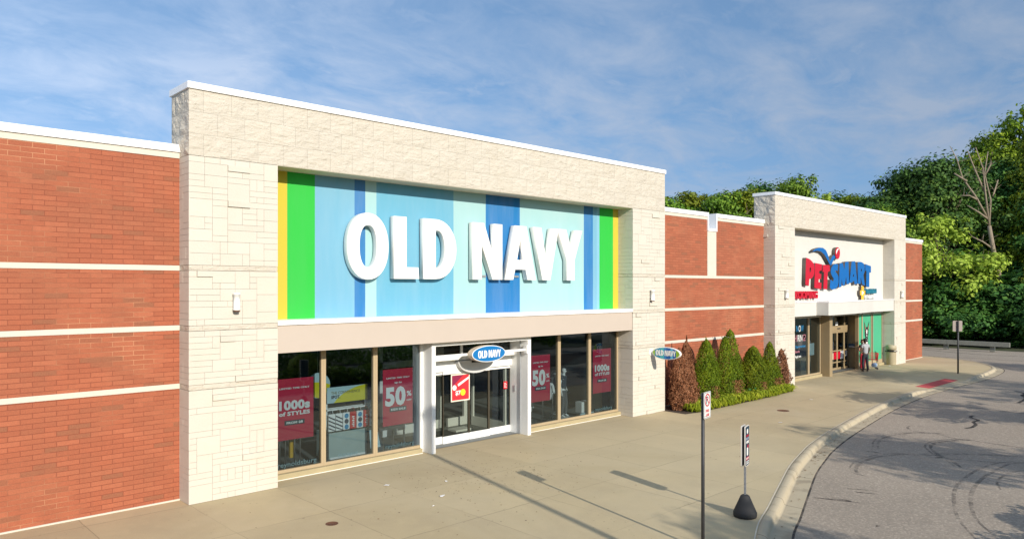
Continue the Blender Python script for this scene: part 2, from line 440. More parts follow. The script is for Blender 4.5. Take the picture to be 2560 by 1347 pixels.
def bake(o, name):
    dg = bpy.context.evaluated_depsgraph_get(); dg.update()
    me = bpy.data.meshes.new_from_object(o.evaluated_get(dg), depsgraph=dg)
    me.name = name; d = o.data
    bpy.data.objects.remove(o)
    return me
def to_front(me, x, y, z, sx=1.0, sz=1.0):
    """curve plane XY -> wall plane XZ facing -Y"""
    n = len(me.vertices); co = np.empty(n*3); me.vertices.foreach_get('co', co); co = co.reshape(-1, 3)
    out = np.stack([co[:,0]*sx + x, -co[:,2] + y, co[:,1]*sz + z], 1)
    me.vertices.foreach_set('co', out.ravel()); me.update()
    return me
def poly_sign(name, outlines, depth, y, mat, parent, bevel=0.0):
    """solid plate with the given XZ outlines (holes included), back at y, front at y-depth"""
    cu = bpy.data.curves.new('tmp', 'CURVE'); cu.dimensions = '2D'; cu.fill_mode = 'BOTH'; cu.extrude = depth/2 - bevel
    cu.bevel_depth = bevel; cu.bevel_resolution = 1; cu.offset = -bevel
    for pts in outlines:
        sp = cu.splines.new('POLY'); sp.points.add(len(pts)-1); sp.use_cyclic_u = True
        for q, p in zip(sp.points, pts): q.co = (p[0], p[1], 0, 1)
    o = bpy.data.objects.new('tmp', cu); COL.objects.link(o)
    me = bake(o, name)
    to_front(me, 0, y - depth/2, 0)
    return link(name, me, mat, parent)
def text(name, body, x, y, z, w, h, mat, parent, bold=0.02, depth=0.004, align='L'):
    """lettering in plane XZ facing -Y: left/centre x, base z, total width w, cap height h"""
    cu = bpy.data.curves.new('tmp', 'FONT'); cu.body = body; cu.size = 1.0; cu.extrude = 0.005; cu.offset = bold
    cu.space_character = 1.0 + bold * 1.5; cu.resolution_u = 3
    o = bpy.data.objects.new('tmp', cu); COL.objects.link(o)
    me = bake(o, name)
    n = len(me.vertices); co = np.empty(n*3); me.vertices.foreach_get('co', co); co = co.reshape(-1, 3)
    x0, x1 = co[:,0].min(), co[:,0].max(); y1 = 0.70 + bold
    zmin = co[:,1].min(); 
    sx = w / (x1 - x0); sz = h / y1
    ox = x if align == 'L' else x - w/2
    out = np.stack([(co[:,0]-x0)*sx + ox, y - co[:,2]*(depth/0.005) - depth, co[:,1]*sz + z], 1)
    me.vertices.foreach_set('co', out.ravel()); me.update()
    return link(name, me, mat, parent)
def ell(cx, cz, rx, rz, n=40, p=2.0):
    r = []
    for k in range(n):
        a = 2*math.pi*k/n; c, s_ = math.cos(a), math.sin(a)
        r.append((cx + rx*math.copysign(abs(c)**(2/p), c), cz + rz*math.copysign(abs(s_)**(2/p), s_)))
    return r
def rrect(x0, x1, z0, z1, r, n=5):
    o = []
    for cx, cz, a0 in ((x1-r, z1-r, 0), (x0+r, z1-r, 90), (x0+r, z0+r, 180), (x1-r, z0+r, 270)):
        for k in range(n+1):
            a = math.radians(a0 + 90*k/n); o.append((cx + r*math.cos(a), cz + r*math.sin(a)))
    return o
GL = {  # condensed bold capitals, unit box
 'L': [[(0,0),(1,0),(.97,.19),(.50,.19),(.50,1),(0,1)]],
 'N': [[(0,0),(.30,0),(.30,.62),(.66,0),(1,0),(1,1),(.70,1),(.70,.42),(.38,1),(0,1)]],
 'A': [[(0,0),(.27,0),(.33,.19),(.66,.19),(.72,0),(1,0),(.69,1),(.31,1)], [(.39,.37),(.60,.37),(.495,.74)]],
 'V': [[(0,1),(.31,1),(.51,.36),(.71,1),(1,1),(.67,0),(.35,0)]],
 'Y': [[(0,1),(.34,1),(.53,.63),(.71,1),(1,1),(.68,.40),(.68,0),(.36,0),(.36,.40)]],
}
def glyph(ch, x0, x1, z0, z1):
    if ch == 'O':
        return [ell((x0+x1)/2, (z0+z1)/2, (x1-x0)/2, (z1-z0)/2*1.03, 48, 2.15), ell((x0+x1)/2, (z0+z1)/2, (x1-x0)*.205, (z1-z0)*.325, 36, 2.3)]
    if ch == 'D':
        def d(l, r, b, t, bx):
            o = [(l, b), (l, t)]
            cz = (b+t)/2; rz = (t-b)/2
            for k in range(0, 19):
                a = math.radians(90 - 10*k); o.append((bx + (r-bx)*abs(math.cos(a))**.93, cz + rz*math.sin(a)))
            return o
        w, h = x1-x0, z1-z0
        return [d(x0, x1, z0, z1, x0+w*.36), d(x0+w*.37, x1-w*.36, z0+h*.19, z1-h*.19, x0+w*.42)]
    return [[(x0 + (x1-x0)*u, z0 + (z1-z0)*v) for u, v in pl] for pl in GL[ch]]
ONX = [('O',.0,.139),('L',.153,.249),('D',.262,.396),('N',.457,.600),('A',.606,.757),('V',.741,.872),('Y',.867,1.0)]

def ashlar(bm_, O, U, N, u0, u1, z0, z1, seed, proud=0.045, cu=0.168, cz=0.13, pp=0.045):
    """random-coursed squared blocks on a wall: O origin, U along, N outward (unit)"""
    r = random.Random(seed)
    nu = max(2, round((u1-u0)/cu)); nz = max(1, round((z1-z0)/cz)); du = (u1-u0)/nu; dz = (z1-z0)/nz
    occ = [[False]*nu for _ in range(nz)]
    O, U, N = Vector(O), Vector(U), Vector(N)
    g = 0.0026; out_blocks = []
    for j in range(nz):
        for i in range(nu):
            if occ[j][i]: continue
            h = r.choice([1,1,1,1,1,2,2,3]); w = r.choice([1,2,2,3,3,4,5]) if h < 3 else r.choice([2,3])
            if h == 2: w = r.choice([1,2,3,4])
            h = min(h, nz-j)
            ww = 0
            while ww < w and i+ww < nu and not occ[j][i+ww]: ww += 1
            if nu - (i+ww) == 1 and not occ[j][i+ww]: ww += 1
            for a in range(h):
                for b in range(ww): occ[j+a][i+b] = True
            d = r.uniform(-0.0015, 0.0015)
            if r.random() < pp*2.6 and 0 < i and i+ww < nu and h == 1 and ww > 1 and all(abs(j-a)*2 + abs(i-b) > 9 for a, b in out_blocks): d = proud * r.uniform(.6, .9); out_blocks.append((j, i))
            ua, ub = u0+i*du+g, u0+(i+ww)*du-g
            if i == 0: ua = u0
            if i+ww == nu: ub = u1
            za, zb = z0+j*dz+g, z0+(j+h)*dz-g
            back = -0.02
            P = lambda u, dd, z: O + U*u + N*dd + Vector((0,0,z))
            bm_.faces([P(ua,d,za),P(ub,d,za),P(ub,d,zb),P(ua,d,zb),P(ua,back,za),P(ub,back,za),P(ub,back,zb),P(ua,back,zb)],
                      [(0,1,2,3),(0,4,5,1),(1,5,6,2),(2,6,7,3),(3,7,4,0)])
def splitface(bm_, O, U, N, u0, u1, z0, z1, bu, bz, seed, amp=0.04, res=0.055):
    """rock-faced blocks: each one a displaced grid with pulled-in edges"""
    r = random.Random(seed)
    O, U, N = Vector(O), Vector(U), Vector(N)
    nr = max(1, round((z1-z0)/bz)); dz = (z1-z0)/nr
    for j in range(nr):
        off = 0 if j % 2 else 0.5
        edges = [u0]; x = u0 + bu*(off if off else 1)
        while x < u1 - bu*0.3: edges.append(x); x += bu
        edges.append(u1)
        for a, b in zip(edges, edges[1:]):
            ku, kz = max(3, int((b-a)/res)), max(3, int(dz/res)); bulge = r.uniform(.4, 1.0); sd = r.uniform(0, 100)
            vs = []
            for q in range(kz+1):
                for p in range(ku+1):
                    u = a + 0.0015 + (b-a-0.003)*p/ku; z = z0 + j*dz + 0.0015 + (dz-0.003)*q/kz
                    e = min(p, ku-p, q, kz-q)
                    f = 0 if e == 0 else min(1, e/2.0)
                    nv = noise.fractal(Vector((u*3.1+sd, z*4.5, sd)), 0.8, 2.1, 4)
                    d = f*amp*(0.30*bulge + 0.75*nv) if e else -0.001
                    vs.append(O + U*u + N*d + Vector((0,0,z)))
            fs = [(q*(ku+1)+p, q*(ku+1)+p+1, (q+1)*(ku+1)+p+1, (q+1)*(ku+1)+p) for q in range(kz) for p in range(ku)]
            bm_.faces(vs, fs)
# ------------------------------------------------------------------ ground, asphalt, sidewalk, kerb
def sheet(name, x0, x1, y0, y1, z, mat, nx=1, ny=1):
    m = MB(); vs = [(x0+(x1-x0)*i/nx, y0+(y1-y0)*j/ny, z) for j in range(ny+1) for i in range(nx+1)]
    m.faces(vs, [(j*(nx+1)+i, j*(nx+1)+i+1, (j+1)*(nx+1)+i+1, (j+1)*(nx+1)+i) for j in range(ny) for i in range(nx)])
    return m.build(name, mat)
t = NT('woodland_soil')
t.base(t.ramp(t.noise(0.6, 7, 0.7), [(0.35, (0.035, 0.03, 0.015)), (0.6, (0.05, 0.065, 0.02)), (0.8, (0.09, 0.08, 0.035))])); t.rough(0.95)
M_SOIL = t.m
struct(sheet('ground', -600, 600, -600, 600, -0.20, M_SOIL))
struct(sheet('parking_lot', -70, 65.1, -95, 60, -0.13, M_ASPH))

BACK = [(-12.0,-34.0),(-6.0,-27.0),(-1.0,-21.0),(3.5,-16.2),(7.5,-12.6),(10.8,-10.5),(13.26,-9.24),(14.85,-8.66),(16.5,-8.06),(18.64,-7.30),(20.38,-6.80),(21.7,-6.46),
        (24.19,-5.98),(27.58,-5.46),(30.96,-5.02),(34.19,-4.76),(36.64,-4.66),(40.5,-4.72),(43.4,-4.86),(47.0,-4.75),(50.0,-4.35),(52.3,-3.2),(54.0,-1.35),(54.8,0.8),(55.1,3.5),(55.2,20.0)]
def smooth_line(P, n=6):
    P = [Vector((*p, 0)) for p in P]; out = []
    for i in range(len(P)-1):
        a, b, c, d = P[max(i-1,0)], P[i], P[i+1], P[min(i+2, len(P)-1)]
        for k in range(n):
            q = k/n
            out.append(0.5*((2*b) + (c-a)*q + (2*a-5*b+4*c-d)*q*q + (3*b-a-3*c+d)*q**3))
    out.append(P[-1]); return out
KL = smooth_line(BACK)
def ramp_f(p):                       # 0 = full kerb, 1 = flush
    x = p.x
    if p.y > -1: return 0.0
    a, b, c, d = 36.2, 38.4, 42.9, 43.8
    return 0.0 if x < a or x > d else (1.0 if b < x < c else ((x-a)/(b-a) if x < b else (d-x)/(d-c)))
def walk_z(x, y):
    r = ramp_f(Vector((x, min(y, -1.5), 0)))
    s_ = min(1, max(0, (-2.6 - y) / 2.1))
    return -0.11 * r * s_
m = MB()
rows = []
for p in KL:
    nrm = None
    yb = 0.75
    if p.x < 5.0 and p.y < -8: top = Vector((p.x, 0.75, 0))
    else: top = Vector((min(p.x, 53.9), 0.75 if p.y < 0.5 else p.y, 0))
    if p.y > 0.75: top = Vector((53.7, p.y, 0))
    rows.append([(p.x + (top.x-p.x)*k/12, p.y + (top.y-p.y)*k/12) for k in range(13)])
vs = [(x, y, walk_z(x, y)) for r in rows for x, y in r]
m.faces(vs, [(i*13+k, (i+1)*13+k, (i+1)*13+k+1, i*13+k+1) for i in range(len(rows)-1) for k in range(12)])
walk = struct(m.build('sidewalk', M_CONC))
# slab edge under the facades, from the far left
def sweep(name, prof, mat, ramp=True, smooth=True):
    m = MB(); n = len(KL); vs = []; rings = []
    for i, p in enumerate(KL):
        d = (KL[min(i+1,n-1)] - KL[max(i-1,0)]).normalized(); nr = Vector((d.y, -d.x, 0))
        r = ramp_f(p)
        for o, z in prof:
            zz = z
            if z > -0.11: zz = z*(1-r) + min(z, -0.112)*r if z > -0.112 else z
            q = p + nr*o; vs.append((q.x, q.y, zz))
    k = len(prof)
    m.faces(vs, [(i*k+j, i*k+j+1, (i+1)*k+j+1, (i+1)*k+j) for i in range(n-1) for j in range(k-1)])
    o = m.build(name, mat)
    if smooth: o.data.shade_smooth()
    return struct(o)
sweep('kerb', [(0.0,-0.12),(0.0,0.004),(0.012,0.012),(0.10,0.012),(0.15,0.004),(0.185,-0.022),(0.205,-0.07),(0.225,-0.116),(0.26,-0.121)], M_KERB)
sweep('gutter', [(0.24,-0.124),(0.46,-0.122),(0.60,-0.119),(0.602,-0.14)], M_KERB, smooth=False)
m = MB()                                    # sealed joint behind the kerb and at the gutter lip
def ribbon(mb, pts, w, z):
    P = [Vector((*p, 0)) for p in pts] if not isinstance(pts[0], Vector) else pts
    n = len(P); vs = []
    for i, p in enumerate(P):
        d = (P[min(i+1,n-1)] - P[max(i-1,0)]).normalized(); nr = Vector((d.y, -d.x, 0))
        ww = w[i] if isinstance(w, list) else w
        zz = z(p) if callable(z) else z
        for s_ in (-1, 1):
            q = p + nr*s_*ww/2; vs.append((q.x, q.y, zz))
    mb.faces(vs, [(2*i, 2*i+1, 2*i+3, 2*i+2) for i in range(n-1)])
def off_line(o): 
    n = len(KL); r = []
    for i, p in enumerate(KL):
        d = (KL[min(i+1,n-1)] - KL[max(i-1,0)]).normalized(); r.append(p + Vector((d.y, -d.x, 0))*o)
    return r
ribbon(m, [p for p in off_line(-0.03) if ramp_f(p) < .01 and p.x < 37], 0.022, 0.006)
struct(m.build('joint_sealant', plain('pale_sealant', (0.62, 0.56, 0.44), 0.8, var=0.3, scale=5)))
m = MB(); ribbon(m, off_line(0.63), 0.045, -0.124)
struct(m.build('tar_seam', mark_mat2('old_tar', (0.03, 0.028, 0.026), 0.25, 0.9, 2.5)))

# ramp paving in red
t = NT('red_tactile_paving')
dots = t.n('ShaderNodeTexVoronoi', {'Vector': t.pos(), 'Scale': 11.0, 'Randomness': 0.0}).outputs['Distance']
t.base(t.mix(t.noise(3, 4), (0.42, 0.045, 0.05), (0.50, 0.075, 0.075))); t.rough(0.8); t.normal(t.bump(t.math('LESS_THAN', dots, 0.3), 0.4, 0.005))
m = MB(); xs = [38.25 + (42.75-38.25)*i/8 for i in range(9)]
vs = [(x, -4.62 + 0.62*j/3, walk_z(x, -4.62+0.62*j/3) + 0.006) for j in range(4) for x in xs]
m.faces(vs, [(j*9+i, j*9+i+1, (j+1)*9+i+1, (j+1)*9+i) for j in range(3) for i in range(8)])
struct(m.build('red_ramp_paving', t.m))

# tyre marks, cracks and stains on the asphalt
TM = [([(19.48,-9.01),(19.56,-8.71),(20.0,-8.43),(20.79,-8.23),(21.6,-8.22),(22.25,-8.36),(22.87,-8.7),(23.35,-9.28),(24.18,-9.94),(24.94,-11.14)],.10),
([(22.92,-8.87),(23.12,-9.53),(23.49,-10.46),(23.96,-11.34)],.07),
([(27.87,-7.62),(27.7,-7.28),(27.2,-7.33),(26.79,-7.62),(26.74,-8.06),(27.02,-8.47),(26.73,-9.27)],.08),
([(23.15,-7.84),(23.99,-7.55),(24.91,-7.4),(25.83,-7.51),(26.58,-7.9),(26.82,-8.45),(26.4,-8.97),(26.4,-9.55),(26.33,-10.85)],.11),
([(24.3,-8.92),(24.86,-8.79),(25.5,-8.83),(26.32,-9.19),(26.59,-9.5)],.14),
([(24.3,-8.92),(23.47,-9.39),(22.97,-9.85),(22.27,-10.28)],.12),
([(15.6,-12.5),(16.8,-11.83),(17.49,-11.5),(18.8,-11.07),(19.87,-10.81),(20.86,-10.69),(22.23,-10.65),(23.49,-10.79),(24.09,-11.14),(24.6,-12.0)],.075),
([(16.6,-12.4),(17.57,-11.83),(18.84,-11.4),(19.89,-11.16),(21.19,-11.0),(22.6,-11.0),(23.85,-11.13),(24.5,-11.8)],.085),
([(20.5,-11.6),(21.5,-11.3),(22.9,-11.4),(23.6,-11.9)],.06)]
m = MB()
for pts, w in TM:
    L_ = smooth_line(pts, 6)
    ribbon(m, L_, [w*(.45 + .75*math.sin(math.pi*i/(len(L_)-1))) for i in range(len(L_))], -0.1262)
    if w > .09: ribbon(m, [p + Vector((0.02, 0.16, 0)) for p in L_], [w*.5]*len(L_), -0.1258)
struct(m.build('tyre_marks', mark_mat()))
m = MB()
for pts, w in [([(31.64,-8.16),(31.1,-8.2),(30.62,-8.58),(30.1,-8.55),(29.62,-8.75),(28.95,-8.81),(28.55,-8.71)],.12), ([(40.42,-7.59),(39.8,-8.1),(39.09,-8.14),(38.0,-8.5),(36.39,-8.56)],.14),
               ([(39.09,-8.14),(39.3,-8.7),(38.8,-9.4)],.1), ([(35.68,-5.47),(36.1,-7.2),(36.36,-8.78),(36.8,-14)],.045), ([(33.62,-5.78),(33.75,-7.5),(33.56,-9.36),(33.9,-14)],.045),
               ([(62,3.0),(60.5,-1.0),(60.8,-5),(59,-9)],.16), ([(56.5,1.0),(57.2,-3),(56.6,-6.2)],.10)]:
    ribbon(m, smooth_line(pts, 4), w, -0.1254)
struct(m.build('pavement_cracks', mark_mat2('tar_filled_crack', (0.018, 0.018, 0.018), 0.35, 0.95, 1.6)))
m = MB()
for x, y, w, l, a in [(16.8,-9.2,.10,.9,1.2),(16.95,-9.42,.07,.6,1.5),(17.9,-9.5,.10,.5,1.2),(18.1,-9.3,.06,.7,1.1),(22.5,-7.95,.07,.4,1.4),(24.3,-7.6,.06,.5,1.0),(23.1,-9.5,.1,.3,.5),(15.6,-10.6,.06,.1,.4)]:
    ribbon(m, [(x - math.cos(a)*l/2, y + math.sin(a)*l/2), (x+.02, y+.02), (x + math.cos(a)*l/2, y - math.sin(a)*l/2)], [w*.4, w, w*.3], -0.125)
struct(m.build('oil_stains', mark_mat2('oil', (0.03, 0.022, 0.02), 0.15, 0.8, 6)))

# planting bed
M_MULCH = plain('dark_mulch', (0.06, 0.04, 0.028), 0.95, var=0.5, scale=8, bump=0.8)
m = MB(); m.faces([(23.40,0.0,0.008),(23.36,-0.98,0.008),(24.2,-1.12,0.008),(29.3,-1.08,0.008),(32.2,-0.94,0.008),(32.2,-0.02,0.008),(32.19,0.56,0.008),(23.48,0.56,0.008)], [(0,1,2,3,4,5,6,7)])
struct(m.build('planting_bed', M_MULCH))

# ------------------------------------------------------------------ the row of shops
BZ = [(2.46,2.57),(3.745,3.855),(5.06,5.17)]
WY = 0.56
def brick_wing(x0, x1, label, notch=None, end=False):
    root = empty('brick_building', ((x0+x1)/2, WY, 0), label, 'building')
    ox, oy = root.location.x, root.location.y
    def part(mb, name, mat):
        o = mb.build(name, mat, root); o.matrix_parent_inverse = Matrix.Translation(-root.location); return o
    bk = 24.0
    zt = 7.53
    m = MB()
    segs = [(x0, x1)] if not notch else [(x0, notch[0]), (notch[1], x1)]
    xe = x1
    zs = [0.03] + [z for b in BZ for z in b] + [zt]
    # front brick in panels between the stone bands
    for k in range(0, len(zs), 2):
        ss = segs if k == 6 else [(x0, x1)]
        for a, b in ss: m.box(a, b, WY, WY+0.35, zs[k], zs[k+1])
    if end: m.box(x1-0.35, x1-0.001, WY+0.351, bk, 0.03, zt)
    part(m, 'wall', M_BRICK)
    for z0, z1 in BZ:
        m = MB(); m.box(x0, x1 + (0.012 if end else 0), WY-0.012, WY+0.30, z0, z1); part(m, 'stone_band', M_BAND)
        if end:
            m = MB(); m.box(x1-0.2, x1+0.012, WY+0.301, bk, z0, z1); part(m, 'stone_band', M_BAND)
    for a, b in segs:
        m = MB(); m.box(a, b + (0.012 if end and b == x1 else 0), WY-0.012, WY+0.33, zt, 7.665); part(m, 'stone_band', M_BAND)
    if notch:
        m = MB(); m.box(notch[0]+.001, notch[1]-.001, WY-0.012, WY+0.33, 5.1705, 7.10); part(m, 'stone_pilaster', M_BAND)
    # white metal coping
    cs = []
    if notch:
        n0, n1 = notch
        cs = [(x0, n0-0.02, 7.665, 7.83), (n1+0.02, x1, 7.665, 7.83)]
        cs += [(n0-0.02, n0+0.055, 7.16, 7.83), (n1-0.055, n1+0.02, 7.16, 7.83), (n0-0.02, n1+0.02, 7.06, 7.16)]
    else: cs = [(x0, x1 + (0.04 if end else 0), 7.665, 7.83)]
    m = MB()
    for k, (a, b, c, d) in enumerate(cs):
        n = max(1, round((b-a)/3.05))
        for j in range(n): m.box(a + (b-a)*j/n + (.003 if j else 0), a + (b-a)*(j+1)/n - (.003 if j < n-1 else 0), WY-0.05, WY+0.42, c, d)
        if n > 1: m.box(a+.01, b-.01, WY-0.046, WY+0.41, c+.004, d-.004)
    if end: m.box(x1-0.42, x1+0.04, WY+0.421, bk, 7.665, 7.83)
    part(m, 'coping', M_COPE)
    m = MB(); m.box(x0, x1-0.36, WY+0.43, bk, 6.6, 6.75); part(m, 'roof', plain('roof_membrane', (0.35, 0.35, 0.34), 0.9))
    m = MB(); m.box(x0, x1, WY-0.03, WY+0.2, -0.1, 0.032); part(m, 'base_course', M_BAND)
    return root
brick_wing(-14.0, 5.86, "long red brick retail wing with three cream bands, nearest, left of the striped storefront")
brick_wing(23.47, 32.20, "red brick wall section with notched white coping behind the row of evergreen shrubs", notch=(27.34, 28.04))
brick_wing(49.07, 53.83, "narrow red brick end section at the far right corner of the building", end=True)

def portal(root, x0, p0, p1, x1, seed, zt=9.13, side_band=True):
    """stone frame: two piers and a rock-faced lintel"""
    def part(mb, name, mat, smooth=False):
        o = mb.build(name, mat, root); o.matrix_parent_inverse = Matrix.Translation(-root.location); return o
    D = 1.05; zh = 7.55; YR = 0.67
    for k, (a, b) in enumerate(((x0, p0), (p1, x1))):
        core = MB(); core.box(a+.03, b-.03, 0.03, D, 0.0, zh-0.03); part(core, 'pier_core', M_MORT)
        m = MB()
        zb = [0.0] + [z for q in BZ for z in q] + [zh]
        for j in range(0, 8, 2):
            z0, z1 = zb[j], zb[j+1]
            ashlar(m.bm and m, (0,0,0), (1,0,0), (0,-1,0), a, b, z0+.003, z1-.006, seed+k*31+j, pp=0.055)
            ashlar(m, (a,0,0), (0,1,0), (-1,0,0), 0, D, z0+.003, z1-.006, seed+k*37+j+5, pp=0.02)
            ashlar(m, (b,0,0), (0,1,0), (1,0,0), 0, D, z0+.003, z1-.006, seed+k*41+j+9, pp=0.02)
        part(m, 'pier', M_STONE)
        for z0, z1 in BZ:
            m = MB()
            splitface(m, (0,0.006,0), (1,0,0), (0,-1,0), a, b, z0, z1, 0.6, 0.11, seed+k, amp=0.012, res=0.03)
            splitface(m, (a+.006,0,0), (0,1,0), (-1,0,0), 0, D, z0, z1, 0.5, 0.11, seed+k+3, amp=0.018, res=0.03)
            splitface(m, (b-.006,0,0), (0,1,0), (1,0,0), 0, D, z0, z1, 0.5, 0.11, seed+k+6, amp=0.018, res=0.03)
            part(m, 'pier_band', M_ROUGH)
    m = MB()
    splitface(m, (0,0,0), (1,0,0), (0,-1,0), x0, x1, zh, zt-.15, 0.62, 0.475, seed, amp=0.024)
    splitface(m, (x0,0,0), (0,1,0), (-1,0,0), 0, D, zh, zt-.15, 0.55, 0.475, seed+7, amp=0.05)
    splitface(m, (x1,0,0), (0,1,0), (1,0,0), 0, D, zh, zt-.15, 0.55, 0.475, seed+8, amp=0.05)
    part(m, 'lintel', M_ROUGH)
    m = MB(); m.box(x0+.03, x1-.03, 0.03, D, zh, zt-.15); m.box(p0-.02, p1+.02, 0.004, YR+.2, zh-.012, zh-.002); part(m, 'lintel_core', M_MORT)
    m = MB(); n = round((x1-x0)/3.05); w_ = (x1-x0+.07)/n
    for j in range(n): m.box(x0-.035+w_*j+(.003 if j else 0), x0-.035+w_*(j+1)-(.003 if j < n-1 else 0), -.04, D+.06, zt-.148, zt, bevel=0.008)
    m.box(x0-.02, x1+.02, -.036, D+.056, zt-.144, zt-.004); part(m, 'coping', M_COPE)
    return part

# ---- clothing shop
shop = empty('clothing_store', (14.66, 0, 0), "tall cream stone storefront with bright striped panel and white framed entrance", 'shop')
part = portal(shop, 5.86, 7.89, 21.48, 23.47, 11)
YR = 0.67
STR = [(7.89,8.46,'y'),(8.46,9.21,'g'),(9.21,10.36,'s'),(10.36,10.69,'b'),(10.69,11.04,'a'),(11.04,13.71,'s2'),(13.71,14.98,'a'),(14.98,16.44,'b'),(16.44,19.56,'a'),
       (19.56,20.05,'b'),(20.05,20.26,'s'),(20.26,20.41,'a2'),(20.41,21.18,'g'),(21.18,21.48,'y')]
SC = {'y': (0.53, 0.43, 0.030), 'g': (0.016, 0.43, 0.040), 's': (0.15, 0.37, 0.51), 'b': (0.006, 0.155, 0.40), 'a': (0.32, 0.53, 0.54), 's2': (0.12, 0.36, 0.50), 'a2': (0.20, 0.43, 0.56)}
SM = {}
for k_, c_ in SC.items():
    t = NT('stripe_paint_' + k_)
    st = t.n('ShaderNodeTexNoise', {'Vector': t.n('ShaderNodeMapping', {'Vector': t.pos(), 'Scale': (2.2, 1, 0.35)}).outputs[0], 'Scale': 1.0, 'Detail': 6.0, 'Roughness': 0.6}).outputs[0]
    wsh = tuple(v*.80 + .13 for v in c_) if k_ not in 'yg' else tuple(v*.9+.03 for v in c_)
    t.base(t.mix(t.math('MULTIPLY', t.ramp(st, [(0.40, (0, 0, 0)), (0.72, (1, 1, 1))]), 0.45), c_, wsh)); t.rough(0.75)
    t.normal(t.bump(t.noise(30, 3), 0.1, 0.004)); SM[k_] = t.m
keys = list(SC)
m = MB()
for a, b, k_ in STR:
    m.mi = keys.index(k_); m.faces([(a,YR,3.80),(b,YR,3.80),(b,YR,7.56),(a,YR,7.56)], [(0,1,2,3)])
m.mi = 0; m.box(7.86, 21.51, YR+.004, YR+.25, 3.2, 7.56)
part(m, 'striped_panel', [SM[k_] for k_ in keys])
m = MB(); m.box(7.895, 21.475, 0.03, 0.66, 3.14, 3.795); part(m, 'fascia', M_EIFS)
m = MB(); m.box(7.892, 21.478, -0.012, 0.668, 3.797, 3.91, bevel=0.006); part(m, 'sill_flashing', M_COPE)
for a_, b_ in ((7.88, 12.50), (16.53, 21.49)): m = MB(); m.box(a_, b_, 0.55, 0.84, -0.02, 0.135, bevel=0.01); part(m, 'window_curb', M_CURB)
WZ0, WZ1 = 0.137, 3.139
def window(root, x0, x1, z0=WZ0, z1=WZ1, y=YR, fw=0.065, mat=M_TAN, glass=None, prt=None, dep=.11):
    prt = prt or part
    m = MB(); m.box(x0, x0+fw, y, y+dep, z0, z1); m.box(x1-fw, x1, y, y+dep, z0, z1)
    m.box(x0+fw, x1-fw, y, y+dep, z0, z0+.075); m.box(x0+fw, x1-fw, y, y+dep, z1-.05, z1)
    w = prt(m, 'window', mat)
    m = MB(); m.faces([(x0+fw,y+.05,z0+.075),(x1-fw,y+.05,z0+.075),(x1-fw,y+.05,z1-.05),(x0+fw,y+.05,z1-.05)], [(0,1,2,3)])
    g = m.build('pane', glass or M_GLASS, w)
    return w
for a, b in ((7.90, 9.455), (9.457, 11.01), (11.012, 12.595)): window(shop, a, b)
for a, b in ((16.53, 18.305), (18.307, 19.885), (19.887, 21.475)): window(shop, a, b)
# entrance portal
m = MB(); m.box(12.60, 12.74, 0.26, 1.12, 0, 3.135, bevel=.008); m.box(16.40, 16.54, 0.26, 1.12, 0, 3.135, bevel=.008); m.box(12.741, 16.399, 0.262, 1.12, 3.02, 3.135)
m.box(12.5,12.598,.66,.85,0,3.13)
pf = part(m, 'entrance_frame', M_WHITE)
m = MB(); m.box(16.36,16.399,.58,.60,0.02,3.0); m.box(16.372,16.399,.84,.86,1.35,1.55); m.build('panel_trim', M_GALV, pf)
DY = 1.02
m = MB(); m.box(12.741, 16.399, DY-.02, DY+.14, 2.17, 2.58, bevel=.006); m.box(12.741, 16.399, DY, DY+.1, 2.93, 3.018); m.box(12.741,16.399,DY-.12,DY+.1,2.50,2.62)
m.box(14.30,14.36,DY,DY+.08,2.62,2.93)
for k in range(1): pass
n_ = 18; pts = [(14.75 + .72*math.cos(math.pi + math.pi*i/n_), 2.47 + .40*math.sin(math.pi + math.pi*i/n_)) for i in range(n_+1)]
head = part(m, 'door_header', M_WHITE)
hd = poly_sign('sensor_cover', [pts], 0.16, DY-.03, plain('grey_cover', (0.55,0.55,0.54), 0.5), head)
m = MB(); m.box(14.55,14.87,DY-.225,DY-.19,2.40,2.46,bevel=.008); m.build('sensor', M_BLACK, head)
m = MB(); m.faces([(12.75,DY+.05,2.62),(16.39,DY+.05,2.62),(16.39,DY+.05,2.93),(12.75,DY+.05,2.93)], [(0,1,2,3)]); part(m, 'transom_pane', M_GLASSD)
for i, (a, b, yy) in enumerate(((12.745,13.64,0.06),(13.60,14.60,0.0),(14.62,15.46,0.0),(15.44,16.395,0.06))):
    m = MB(); y_ = DY+yy
    m.box(a, b, y_, y_+.045, 0.02, 0.235); m.box(a, b, y_, y_+.045, 2.08, 2.168)
    m.mi = 1; m.box(a, a+.022, y_, y_+.045, 0.236, 2.079); m.box(b-.022, b, y_, y_+.045, 0.236, 2.079)
    if i == 2: m.box(b-.07, b-.023, y_-.006, y_+.03, 0.24, 2.07)
    d = part(m, 'sliding_door', [M_WHITE, plain('dark_door_edge', (0.10,0.085,0.06), 0.4, metal=.5)])
    m = MB(); m.faces([(a+.022,y_+.02,.235),(b-.022,y_+.02,.235),(b-.022,y_+.02,2.08),(a+.022,y_+.02,2.08)], [(0,1,2,3)]); m.build('pane', M_GLASSD, d)
